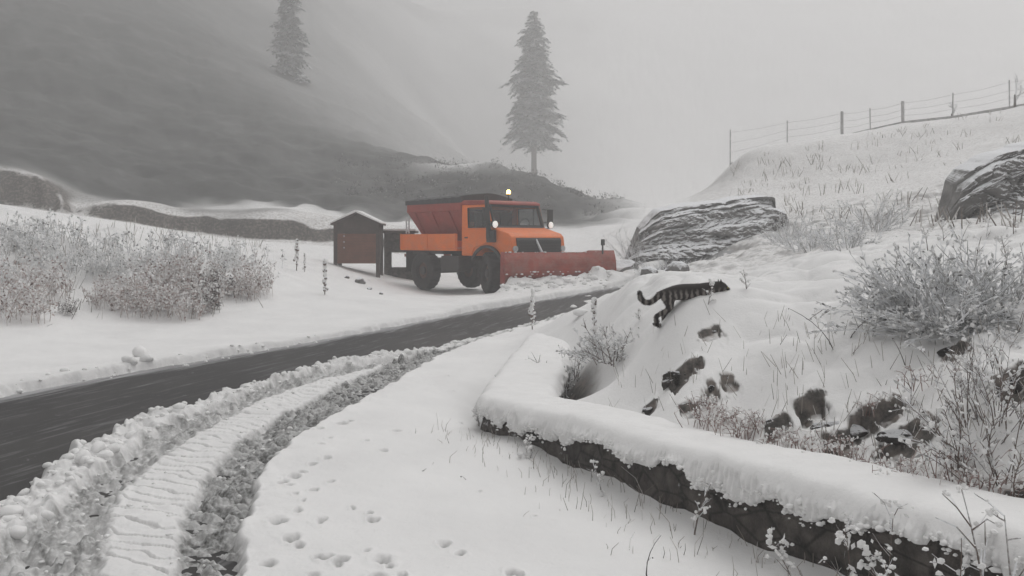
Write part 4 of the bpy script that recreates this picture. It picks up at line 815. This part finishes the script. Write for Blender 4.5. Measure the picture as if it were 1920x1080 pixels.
for (u, v, pr, sc, sz, lab) in [
    (20, 598, protoA, 1.1, 1.0, 'brown frosted bush cut by the left edge, lowest one'), (68, 560, protoA, 1.0, 1.1, 'brown frosted bush near the left edge, behind the lowest one'), (8, 535, protoB, 1., 1., 'grey frosted bush at the left edge halfway up the bank'),
    (125, 588, protoC, .42, .42, 'small dark leafy tuft alone between the two brown thickets'),
    (215, 572, protoA, .85, .8, 'pinkish brown bush at the left end of the big thicket'), (268, 588, protoA, 1., .95, 'lowest dense brown bush in the left half of the big thicket'), (335, 592, protoA, 1.05, .95, 'brown bush low in the middle of the big thicket'),
    (300, 552, protoA, 1.1, 1.1, 'tall brown bush behind the middle of the big thicket'), (352, 545, protoA, 1.0, 1.15, 'tall pale brown bush high in the middle of the thicket'), (385, 585, protoC, .9, 1.0, 'darkest bush with black twigs near the right end of the thicket'),
    (405, 552, protoC, .85, 1.0, 'dark twiggy bush behind the darkest bush of the thicket'), (440, 560, protoA, .8, .85, 'small brown bush right of the dark bushes'), (478, 552, protoA, .75, 1.1, 'last narrow brown bush at the right end of the left bank'),
    (228, 520, protoB, .9, .9, 'grey frosted bush above the left end of the thicket'), (160, 515, protoB, .9, 1., 'grey frosted bush in the middle of the white bank top'), (95, 505, protoB, 1., 1.05, 'grey frosted bush left of middle on the bank top'),
    (285, 505, protoB, .9, .8, 'pale frosted bush just above the brown thicket'), (420, 505, protoB, .9, .9, 'wispy grey bush at the right end of the bank top'), (40, 480, protoB, 1., 1.1, 'pale frosted bush high on the bank at far left'), (340, 500, protoB, .7, .9, 'pale wispy bush right of the rounded snow hump')]:
    p = hit(u, v, 8, 30); rz = rnd.uniform(0, 6.28)
    if id(pr) not in first:
        first[id(pr)] = 1; pr.location = p; pr.rotation_euler = (0, 0, rz); pr.scale = (sc, sc, sz); pr['label'] = lab
    else: copy_tree(pr, p, rz, sc, lab, sz)
# single stalks
def stalk_thing(name, label, p, h, seed, kind=0, cat_='plant', group=None, lean=None):
    rr = random.Random(seed); mb = MB()
    if kind == 0:      # spire with snow-packed seed head
        mb.tube([(0, 0, -.05), (rr.gauss(0, .01), 0, h * .5), (rr.gauss(0, .03), 0, h)], [h * .016, h * .014, h * .008], 5, 0)
        for k in range(60):
            t = rr.random() ** .8; a = rr.uniform(0, 6.28); rdl = h * .085 * (1.1 - t * .75); mb.blob((math.cos(a) * rdl * rr.random(), math.sin(a) * rdl * rr.random(), h * (.12 + .88 * t)), h * .045 * rr.uniform(.5, 1.2), rr, 1 if rr.random() < .6 else 0, 1.2)
    elif kind == 1:    # branching weed
        stalk(mb, (0, 0, -.05), h, rr, lean or .12, .004 + h * .004, 9, 22, 0, 0, 1, .009 + h * .008, .25, .4, 4)
    elif kind == 2:    # bare leaning twig
        stalk(mb, (0, 0, -.03), h, rr, lean or .25, .003 + h * .003, 1, 1, 0, 0, 0, .006, .5, .2, 4)
    elif kind == 3:    # flower heads loaded with snow
        stalk(mb, (0, 0, -.05), h, rr, .2, .004, 9, 26, 16, 0, 1, .014, .3, .5, 4, 1, .035)
    o = mb.build(name, [M['twig' if kind != 2 else 'twig_dark'], M['snow']]); o.location = p; return tag(o, label, cat_, group)
G2 = 'dried stalks standing in the snow'
for (u, v, vt, kd, lab) in [
    (556, 508, 448, 0, 'tall snow packed seed spike left of the wooden shed'), (571, 510, 474, 0, 'short thin spike just right of the tall seed spike'), (609, 553, 487, 0, 'thick snowy seed spike in front of the wooden shed'),
    (998, 618, 543, 0, 'snow packed stalk standing at the near road edge below the plow'), (1114, 640, 560, 0, 'dark stalk with snow clumps behind the wall pit'), (86, 612, 592, 2, 'single dark stub on flat snow at far left'),
    (1400, 543, 495, 1, 'thin weed on the crest right of the cat'), (1327, 572, 512, 1, 'frosted flower stalk in front of the head of the cat'), (1565, 655, 525, 2, 'long bare bent twig leaning left on the smooth bank'), (1590, 640, 540, 2, 'thin pale twig right of the bent twig'),
    (1700, 690, 610, 2, 'thin upright stem below the big frosted shrub'), (1707, 775, 690, 1, 'stalk with a dark head between rock ledge and shrub'), (1200, 598, 570, 1, 'small twig left of the hind paw of the cat'),
    (1800, 470, 400, 1, 'snowy weed in front of the big dark rock'), (1770, 455, 400, 1, 'dark weed at the left corner of the big dark rock'), (1850, 450, 385, 1, 'tall weed before the middle of the big dark rock'), (1900, 440, 380, 1, 'weed at the right edge before the dark rock'), (1740, 470, 415, 1, 'small weed left of the big dark rock'),
    (1830, 500, 430, 1, 'weed rising behind the big frosted shrub'), (1890, 500, 425, 3, 'flower stalk behind the right side of the big shrub'),
    (1715, 990, 925, 2, 'bare upright stem sticking out of the wall cap'), (700, 530, 515, 2, 'twig in the snow right of the shed post'), (900, 800, 770, 1, 'little weed at the corner of the wall'),
    (880, 900, 880, 2, 'tiny stub on the flat snow near the wall corner'), (790, 885, 868, 2, 'fallen twig on the flat snow in the foreground'), (1215, 1085, 985, 2, 'bare forked twig at the bottom edge left of the wall foot'), (1290, 1095, 1040, 2, 'short twig at the bottom edge near the wall foot')]:
    p = hit(u, v); h = (v - vt) / FPX * p[1]; stalk_thing('dry_stalk' if kd else 'seed_stalk', lab, p, h, int(u + v), kd, 'plant', G2, .5 if kd == 2 else None)
# big frosted shrub on the right
def big_shrub(name, label, p, n, ln, seed, mats=('twig_frost', 'leaf_grey'), up=(.05, 1.1), r0=.006, leafn=14, group=None, spread=.18):
    root = thing(name, label, 'shrub', p, 0, group); rr = random.Random(seed); tw = MB(); lf = MB()
    for k in range(n):
        a = rr.uniform(0, 6.283); e = rr.uniform(*up); d = Vector((math.cos(a) * math.cos(e), math.sin(a) * math.cos(e), math.sin(e))); l_ = ln * rr.uniform(.5, 1.1)
        pts = [Vector((math.cos(a), math.sin(a), 0)) * rr.random() * spread - Vector((0, 0, .06))]
        for i in range(6): d = (d + Vector((rr.gauss(0, .07), rr.gauss(0, .07), .04 - .035 * i))).normalized(); pts.append(pts[-1] + d * l_ / 6)
        tw.tube(pts, [r0 * (1.15 - .13 * i) for i in range(7)], 4, 0, False)
        for j in range(9):
            i = rr.randint(2, 5); q = pts[i].lerp(pts[i + 1], rr.random()); e_ = (pts[i + 1] - pts[i]).normalized() + Vector((rr.gauss(0, .6), rr.gauss(0, .6), rr.gauss(.1, .4))); q2 = q + e_.normalized() * l_ * rr.uniform(.1, .28); tw.tube([q, q2], [r0 * .6, r0 * .35], 3, 0, False)
            for _ in range(leafn // 5): lf.leaf(q.lerp(q2, rr.uniform(.2, 1)), rr.uniform(.02, .05), .008, e_ + Vector((rr.gauss(0, .7), rr.gauss(0, .7), rr.gauss(0, .5))), rr)
            if rr.random() < .35: lf.blob(q2, rr.uniform(.005, .015), rr, 1, rr.uniform(.5, 1.3))
    tw.build('branches', M[mats[0]], root); lf.build('leaves', [M[mats[1]], M['snow']], root); return root
p = hit(1790, 640); big_shrub('shrub', 'big fan shaped frosted shrub on the right bank', (p[0] + .10, p[1] + .35, p[2] + .02), 210, .62, 41, up=(.1, 1.25), leafn=22)
p = hit(1915, 620); big_shrub('shrub', 'frosted shrub behind the big one, cut by the right edge', (p[0] + .2, p[1] + .6, p[2]), 90, .62, 43, up=(.2, 1.3))
p = hit(1815, 850); big_shrub('shrub', 'sparse twiggy shrub with arching stems above the wall at far right', p, 22, .45, 44, ('twig', 'leaf_grey'), (.4, 1.4), .0035, 6)
p = hit(1885, 900); big_shrub('shrub', 'tangled twiggy weed at the right edge above the wall cap', p, 26, .4, 45, ('twig', 'leaf_grey'), (.2, 1.4), .0035, 6)
p = hit(1870, 780); big_shrub('shrub', 'upright frosted weeds at the right edge beside the round rock', p, 30, .42, 46, ('twig', 'leaf_grey'), (.8, 1.5), .003, 8)
p = (.62, 9.6, -.1); big_shrub('shrub', 'snow laden shrub growing in the dark pit behind the wall', p, 70, .5, 47, ('twig', 'leaf_grey'), (.3, 1.3), .006, 14, None, .25)
p = hit(1135, 668); big_shrub('shrub', 'frosted weeds on the steep right side of the dark pit', p, 45, .34, 49, ('twig_frost', 'leaf_grey'), (.3, 1.3), .005, 12, None, .25)
p = (1.0, 8.6, gz(1.0, 8.6)); big_shrub('shrub', 'low snowy shrub at the right side of the dark pit', p, 40, .36, 48, ('twig', 'leaf_grey'), (.3, 1.3), .005, 12, None, .2)
for k, (u, v, d, ln, lab) in enumerate([(1240, 515, 21, .8, 'grey frosted thicket beyond the back of the cat'), (1195, 470, 27, 1.2, 'pale frosted shrub left of the rock outcrop'), (1520, 460, 18, .7, 'misty frosted shrub right of the rock outcrop'), (1640, 440, 17, .8, 'misty shrub left of the big dark rock'), (1590, 455, 15, .5, 'small misty shrub between outcrop and dark rock'), (1480, 440, 22, .8, 'misty shrub touching the right end of the outcrop')]):
    x, y, z = P(u, v, d); big_shrub('shrub', lab, (x, y, gz(x, y)), 55, ln, 60 + k, ('twig_frost', 'leaf_grey'), (.3, 1.4), .008, 10, None, .4)
# clumps of pinkish stems
def tuft(name, label, p, n, h, w, seed, m='blade_pink', cat_='dry grass'):
    rr = random.Random(seed); root = thing(name, label, cat_, p); tw = MB(); sn = MB()
    for k in range(n):
        q = (rr.gauss(0, w), rr.gauss(0, w * .5), -.03); d = Vector((rr.gauss(0, .22), rr.gauss(0, .15), 1)).normalized(); hh = h * rr.uniform(.4, 1.1); a = Vector(q); b_ = a + d * hh * .6; c = b_ + (d + Vector((rr.gauss(0, .3), rr.gauss(0, .3), 0))) * hh * .4
        tw.tube([a, b_, c], [.003, .0025, .0015], 3, 0, False)
        for _ in range(3): t = rr.random(); e = b_.lerp(c, t); e2 = e + Vector((rr.gauss(0, .025), rr.gauss(0, .02), rr.uniform(0, .03))); tw.tube([e, e2], [.002, .0015], 3, 0, False); sn.blob(e2, rr.uniform(.003, .009), rr, 0, rr.uniform(.5, 2))
    tw.build('stems', M[m], root); sn.build('snow_clumps', M['snow'], root); return root
for k, (u, v, n_, h, w, lab) in enumerate([(1345, 800, 46, .16, .09, 'pinkish dry stems between the small dark rocks and the wall cap'), (1400, 825, 52, .20, .08, 'densest pinkish stems right of the small dark rocks'), (1320, 770, 24, .13, .05, 'short pinkish stems beside the narrow rock tip'),
    (1480, 838, 30, .12, .09, 'sparse pinkish stems left of the long dark ledge'), (1600, 868, 40, .17, .12, 'pinkish stems hanging before the long dark rock ledge'), (1660, 905, 40, .15, .10, 'pinkish stems at the right half of the long ledge'), (1730, 925, 34, .15, .10, 'dry stems behind the wall cap at right'),
    (1790, 900, 34, .2, .10, 'tall dry stems below the twiggy shrub'), (1860, 940, 30, .16, .10, 'dry stems at the right edge behind the wall cap'), (1545, 850, 26, .12, .08, 'short stems in front of the upright black rock'), (1640, 780, 14, .12, .08, 'few thin stems on the snow above the ledge'), (1750, 720, 16, .14, .1, 'few thin stems on open snow below the shrub')]):
    tuft('grass_tuft', lab, hit(u, v), n_, h, w, 70 + k)
# thin grass poking through the snow by the wall foot: nobody could count it
rr = random.Random(9); mb = MB()
for k in range(420):
    t = rr.random() * 6.2; p = A0 + dirw * t - nrm * abs(rr.gauss(0, .30)) ; x, y = p + np.array([rr.gauss(0, .05), rr.gauss(0, .05)])
    z = gz(x, y); h = rr.uniform(.04, .17) * (1.15 if rr.random() < .2 else .7); q = Vector((x, y, z - .02)); d = Vector((rr.gauss(0, .2), rr.gauss(0, .2), 1)); mb.tube([q, q + d * h * .6, q + d * h + Vector((rr.gauss(0, .2), rr.gauss(0, .2), 0)) * h], [.0022, .0018, .001], 3, 0, False)
for k in range(420):
    u, v = rr.uniform(-50, 500), rr.uniform(425, 600) if k % 2 else rr.uniform(425, 490); p = hit(u, v, 9, 30); h = rr.uniform(.08, .38); q = Vector(p); d = Vector((rr.gauss(0, .25), rr.gauss(0, .25), 1)); mb.tube([q, q + d * h * .6, q + d * h], [.006, .005, .003], 3, 0, False)
for k in range(420):
    u, v = (rr.uniform(1440, 1950), rr.uniform(600, 960)) if k % 5 else (rr.uniform(1130, 1500), rr.uniform(590, 770)); p = hit(u, v); h = rr.uniform(.03, .13); q = Vector(p); d = Vector((rr.gauss(0, .35), rr.gauss(0, .35), 1)); mb.tube([q, q + d * h * .6, q + d * h], [.002, .0018, .001], 3, 0, False)
for k in range(150):                                   # dry growth over the misty right slope
    u, v = rr.uniform(1380, 1960), 0; v = rr.uniform(max(215, 300 - (u - 1380) * .19), 430); p = hit(u, v, 12, 60)
    if p[1] < 14 or p[1] > 50: continue
    h = rr.uniform(.12, .5)
    for _ in range(4): q = Vector(p) + Vector((rr.gauss(0, .18), rr.gauss(0, .18), -.08)); d = Vector((rr.gauss(0, .35), rr.gauss(0, .35), 1)); mb.tube([q, q + d * h * .6, q + d * h], [.014, .011, .006], 3, 0, False)
o = mb.build('dry_grass', M['blade']); tag(o, 'thin dry grass poking through the snow', 'grass', None, 'stuff')
# frosted weeds against the wall face
for k, (u, v, vt, lab) in enumerate([(1600, 1120, 955, 'snow topped flower weed before the dark wall, leftmost of the wall weeds'), (1660, 1140, 935, 'tall snow topped weed before the dark wall face'), (1490, 1070, 975, 'low snow topped weed at the foot of the wall'), (1780, 1180, 960, 'snow topped weed before the wall near the lower right'), (1860, 1200, 900, 'tall twiggy weed before the wall at the lower right corner'),
    (1300, 985, 880, 'thin snowy weed before the middle of the wall'), (1130, 930, 850, 'thin snowy weed before the left part of the wall'), (1000, 875, 800, 'small snowy weed near the wall corner'), (1700, 1150, 1000, 'small snow topped weed right of the tall wall weed'), (1910, 1200, 950, 'twiggy weed cut by the right edge before the wall')]):
    y = (A0[1] - .25) * 1.0
    best = None
    for t in np.linspace(0, 6.4, 200):
        q = A0 + dirw * t - nrm * .14; uu = 960 + FPX * q[0] / q[1]
        if best is None or abs(uu - u) < best[0]: best = (abs(uu - u), q)
    q = best[1]; z = gz(q[0], q[1]); ztop = CZ - (vt - HZ) / FPX * q[1]
    stalk_thing('frosted_weed', lab, (q[0], q[1], z), max(.12, ztop - z), 90 + k, 3 if k not in (5, 6, 4, 9) else 1, 'plant', 'weeds before the wall')

# ------------------------------------------------------------------ spruces
def spruce(name, label, p, H, Wd, seed, bare=.12, m='needles_snow'):
    root = thing(name, label, 'tree', p); rr = random.Random(seed)
    MB().tube([(0, 0, -1), (0, 0, H * .4), (.05, 0, H * .98)], [H * .018, H * .012, H * .002], 9).build('trunk', M['bark'], root)
    nd = MB(); n_ = 74
    for i in range(n_):
        t = i / n_; z = H * (bare + (1 - bare) * t); R_ = Wd * ((1 - t) ** .56) * (.88 + .16 * math.sin(i * 2.3)) * (1 - .35 * (t > .94)) + .15
        if t < .07: R_ *= .75
        for k in range(rr.choice((5, 8, 11)) if t < .85 else 6):
            a = rr.uniform(0, 6.283); L_ = R_ * rr.uniform(.4, 1.08) * (1 + .2 * math.sin(a * 2 + i * .21)); dz = -rr.uniform(.15, .55) * L_; m_ = max(5, int(L_ * 9)); ca, sa = math.cos(a), math.sin(a)
            for j in range(m_):
                s = (j + .5) / m_; c = Vector((ca * L_ * s, sa * L_ * s, z + .10 * L_ * s + dz * s * s * 1.3)); wv_ = .24 + .40 * L_ * .28 * math.sin(math.pi * min(1, s * 1.05) ** .8)
                for q in range(2):
                    sd_ = rr.choice((-1, 1)); dirv = Vector((ca * .5 - sa * sd_ * rr.uniform(.3, 1), sa * .5 + ca * sd_ * rr.uniform(.3, 1), rr.uniform(-.55, -.05)))
                    ln = wv_ * rr.uniform(.8, 1.7) * 1.35; d_ = dirv.normalized(); a_ = Vector((-d_.y, d_.x, rr.gauss(0, .25))).normalized() * ln * .22
                    nd.add([c, c + d_ * ln * .5 + a_, c + d_ * ln, c + d_ * ln * .5 - a_], [(0, 3, 2, 1)])
    nd.build('crown', M[m], root)
    return root
x, y, z = P(1001, 335, 125); spruce('spruce_tree', 'tall narrow spruce with snowy boughs behind the truck, fading in fog', (x, y, CZ - (352 - HZ) / FPX * 125), (352 - 18) / FPX * 125, 5.3, 5, .25)
x, y, z = P(541, 190, 108); zb = gz(x, y); spruce('spruce_tree', 'foggy spruce with white snow patches on the dark left slope', (x, y, CZ - (228 - HZ) / FPX * 108), 21, 2.9, 8, .08, 'needles_hazed')
# bare tree on the ridge
def bare_tree(label, p, H, seed):
    root = thing('bare_tree', label, 'tree', p); rr = random.Random(seed); tk = MB(); tw = MB()
    def grow(q, d, l_, r_, dep):
        q2 = q + d * l_; (tk if dep == 0 else tw).tube([q, q.lerp(q2, .5) + Vector((rr.gauss(0, .04), rr.gauss(0, .04), 0)) * l_, q2], [r_, r_ * .85, r_ * .65], 5, 0, False)
        if dep < 4:
            for _ in range(3): grow(q2.lerp(q, rr.uniform(0, .4)), (d + Vector((rr.gauss(0, .5), rr.gauss(0, .5), rr.gauss(.1, .25)))).normalized(), l_ * rr.uniform(.5, .8), r_ * .55, dep + 1)
    grow(Vector((0, 0, -.2)), Vector((0, 0, 1)), H * .35, .07, 0); tk.build('trunk', M['bark'], root); tw.build('branches', M['twig_frost'], root)
for u, v, d, h, lab in [(1903, 205, 43, 2.3, 'misty bare tree at the right end of the ridge'), (1785, 222, 44.3, 1.2, 'misty bare sapling beside the right fence post')]:
    x, y, z = P(u, v, d); bare_tree(lab, (x, y, gz(x, y)), h, int(u))
# fence on the ridge
fen = thing('wire_fence', 'misty post and wire fence running along the ridge at right', 'fence', P(1580, 262, 47))
fo = Vector(fen.location); posts = []
FL = [(1369, 48, 290, 243), (1476, 48, 275, 226), (1579, 47, 262, 209), (1632, 46.2, 248, 203), (1693, 45, 240, 190), (1786, 44, 222, 174), (1893, 43.2, 208, 150), (2010, 42.5, 190, 130)]
for k, (u, d, vb, vt) in enumerate(FL):
    x, y, z = P(u, vb, d); zb = gz(x, y); zt = max(P(u, vt, d)[2], zb + .6); r_ = .08 if k in (2, 4) else .03
    MB().tube([(x - fo.x, y - fo.y, zb - .3 - fo.z), (x - fo.x + rnd.gauss(0, .02), y - fo.y, zt - fo.z)], r_, 7).build('post', M['fence_hazed'], fen); posts.append((x, y, zb, zt))
for hgt in (.35, .62, .92):
    mb = MB()
    for a, b_ in zip(posts, posts[1:]):
        za, zb_ = a[2] + (a[3] - a[2]) * hgt, b_[2] + (b_[3] - b_[2]) * hgt; m_ = ((a[0] + b_[0]) / 2 - fo.x, (a[1] + b_[1]) / 2 - fo.y, (za + zb_) / 2 - .06 - fo.z)
        mb.tube([(a[0] - fo.x, a[1] - fo.y, za - fo.z), m_, (b_[0] - fo.x, b_[1] - fo.y, zb_ - fo.z)], .008, 4, 0, False)
    mb.build('wire', M['fence_hazed'], fen)
mb = MB()
for a, b_ in zip(posts, posts[1:]):
    mb.hexa([(a[0] - fo.x, a[1] - fo.y - .12, a[2] - fo.z - .25), (b_[0] - fo.x, b_[1] - fo.y - .12, b_[2] - fo.z - .25), (b_[0] - fo.x, b_[1] - fo.y - .02, b_[2] - fo.z - .25), (a[0] - fo.x, a[1] - fo.y - .02, a[2] - fo.z - .25)],
            [(a[0] - fo.x, a[1] - fo.y - .12, a[2] - fo.z + .10), (b_[0] - fo.x, b_[1] - fo.y - .12, b_[2] - fo.z + .10), (b_[0] - fo.x, b_[1] - fo.y - .02, b_[2] - fo.z + .10), (a[0] - fo.x, a[1] - fo.y - .02, a[2] - fo.z + .10)])
mb.build('bottom_rail', M['fence_hazed'], fen)

# ------------------------------------------------------------------ wooden shed and shelter
x, y, z = P(669, 515, 29.3); zb = gz(x, y); sh = thing('wooden_shed', 'small brown wooden shed with snow edged gable roof left of the truck', 'shed', (x, y, zb))
Hh = CZ - (419 - HZ) / FPX * 29.3 - zb; Ha = CZ - (401 - HZ) / FPX * 29.3 - zb; hb = CZ - (494 - HZ) / FPX * 29.3 - zb; wd = .70
mb = MB()
for k in range(11):
    z0 = hb + (Hh - .32 - hb) * k / 11; z1 = hb + (Hh - .32 - hb) * (k + 1) / 11 - .006; mb.box(-wd + .06, wd - .06, -.02 + .004 * (k % 2), .03, z0, z1)
mb.build('board_panel', M['wood'], sh)
for sx_ in (-1, 1):
    for yy2 in (0, .75): MB().box(sx_ * wd - .06, sx_ * wd + .06, yy2 - .05, yy2 + .05, -.3, Hh).build('post', M['wood_dark'], sh)
    MB().box(sx_ * wd - .02, sx_ * wd + .02, .055, .695, hb, Hh - .01).build('side_wall', M['wood_dark'], sh)
MB().box(-wd + .065, wd - .065, .71, .75, hb, Hh - .01).build('back_wall', M['wood_dark'], sh)
MB().prism([(-wd - .04, Hh - .34), (wd + .04, Hh - .34), (wd + .04, Hh), (0, Ha - .02), (-wd - .04, Hh)], -.07, -.025).build('gable', M['wood_dark'], sh)
mb = MB(); sn = MB(); ov = wd + .13; zo = Hh - (Ha - Hh) * .13 / wd
mb.prism([(-ov, zo), (0, Ha), (ov, zo), (ov, zo + .05), (0, Ha + .05), (-ov, zo + .05)], -.22, .95); ro = mb.build('roof', M['wood_dark'], sh)
sn.prism([(-ov - .01, zo + .052), (0, Ha + .052), (ov + .01, zo + .052), (ov, zo + .10), (.03, Ha + .115), (-.05, Ha + .112), (-ov, zo + .11)], -.24, .97); sn.build('snow_cover', M['snow'], ro, bevel=.015)
mb = MB()
for k, zz in enumerate((.86, .80, .74, .62, .5)): mb.box(-.43, -.40, -.045, -.022, Hh * zz - .03, Hh * zz + .015)
mb.box(.36, .40, -.045, -.022, Hh * .84, Hh * .84 + .04); mb.build('notice_mark', M['pale'], sh)  # small pale boxes stand in for blurred notice marks on the boards
x, y, z = P(741, 510, 31); zb = gz(x, y); sl = thing('bin_shelter', 'grey shelter with snow on its flat roof behind the truck tail', 'shelter', (x, y, zb)); Ht = CZ - (433 - HZ) / FPX * 31 - zb
MB().box(-.42, .75, -.4, .6, Ht - .08, Ht).build('roof', M['wood_dark'], sl)
MB().box(-.43, .76, -.41, .61, Ht + .002, Ht + .07).build('snow_cover', M['snow'], sl, bevel=.02)
for a, b_ in ((-.34, -.10), (.56, .70)): MB().box(a, b_, -.35, -.15, -.3, Ht - .083).build('post', M['stone_wall'], sl)
MB().box(-.09, .55, -.33, -.2, Ht - .75, Ht - .085).build('upper_panel', M['stone_wall'], sl); MB().box(-.09, .55, -.33, -.2, -.3, .30).build('low_wall', M['stone_wall'], sl)

# ------------------------------------------------------------------ loose snow clods: nobody could count them
rr = random.Random(21); mb = MB()
for k in range(650):
    y = 4.2 + 10 * rr.random() ** 1.6; c = rr.random()
    if c < .62: lo_, hi_ = float(ex(E1, y)), float(ex(E2, y)); x = rr.uniform(lo_ - .02, hi_ + .02); r_ = rr.uniform(.008, .03) * (1 if rr.random() < .8 else rr.uniform(1.4, 2.6))
    elif c < .8: x = float(ex(E0, y)) + rr.gauss(-.05, .12); r_ = rr.uniform(.01, .035)
    elif c < .80: x = float(ex(E5, y)) + abs(rr.gauss(0, .06)); r_ = rr.uniform(.01, .025)
    else: x = rr.uniform(float(ex(E2, y)), float(ex(E5, y))); r_ = rr.uniform(.008, .02)
    clod(mb, (x, y, max(gz(x, y), 0) + r_ * .05), r_, rr)
for k in range(90):
    t = rr.random(); x = -.3 + 3.0 * t; y = 24.1 + .13 * x - abs(rr.gauss(0, .4)); r_ = rr.uniform(.03, .10); clod(mb, (x, y, gz(x, y) + r_ * .1), r_, rr)
for (u, v, r_) in [(262, 662, .12), (240, 672, .08), (250, 676, .06), (275, 670, .07), (120, 690, .05), (1075, 575, .12), (1090, 585, .1)]:
    p = hit(u, v + 6); clod(mb, (p[0], p[1], p[2] + r_ * .3), r_, rr)
o = mb.build('snow_clods', M['snow'], smooth=True); tag(o, 'loose snow clods thrown up along the plowed road edge', 'snow', None, 'stuff')

# low dark scrub over the wooded slope: nobody could count it
rr = random.Random(77); mb = MB()
for k in range(420):
    d = rr.uniform(50, 64); x = rr.uniform(-.2, .125) * d
    z = gz(x, d); sc = rr.uniform(.15, .4)
    for _ in range(16):
        e = Vector((rr.gauss(0, .5), rr.gauss(0, .5), abs(rr.gauss(0, .5)))) * sc; mb.leaf(Vector((x, d, z)) + e, rr.uniform(.2, .6) * sc, .06 * sc, (rr.gauss(0, .7), rr.gauss(0, .7), rr.gauss(.8, .6)), rr)
o = mb.build('hillside_scrub', islands('misty_scrub', [(0, (.012, .014, .013)), (.7, (.05, .05, .048)), (.9, (.2, .2, .2)), (1, (.6, .6, .61))])); tag(o, 'dark scrub covering the foggy hillside behind the truck', 'scrub', None, 'stuff')

# ------------------------------------------------------------------ haze
ztop = max(float(Z.max()) + 1.5, 60.); zbot = float(Z.min()) - 1
hz = MB().box(-400, 400, -400, 400, zbot, ztop)
m = bpy.data.materials.new('haze_air'); m.use_nodes = True; n = m.node_tree.nodes; n.clear(); l = m.node_tree.links
pv = n.new('ShaderNodeVolumePrincipled'); pv.inputs['Color'].default_value = (.90, .897, .897, 1); pv.inputs['Density'].default_value = HAZE; pv.inputs['Anisotropy'].default_value = .2
oo = n.new('ShaderNodeOutputMaterial'); l.new(pv.outputs[0], oo.inputs['Volume'])
ho_ = hz.build('haze', m); ho_['kind'] = 'stuff'
print('HAZE', zbot, ztop, 'verts', len(g_o.data.vertices))
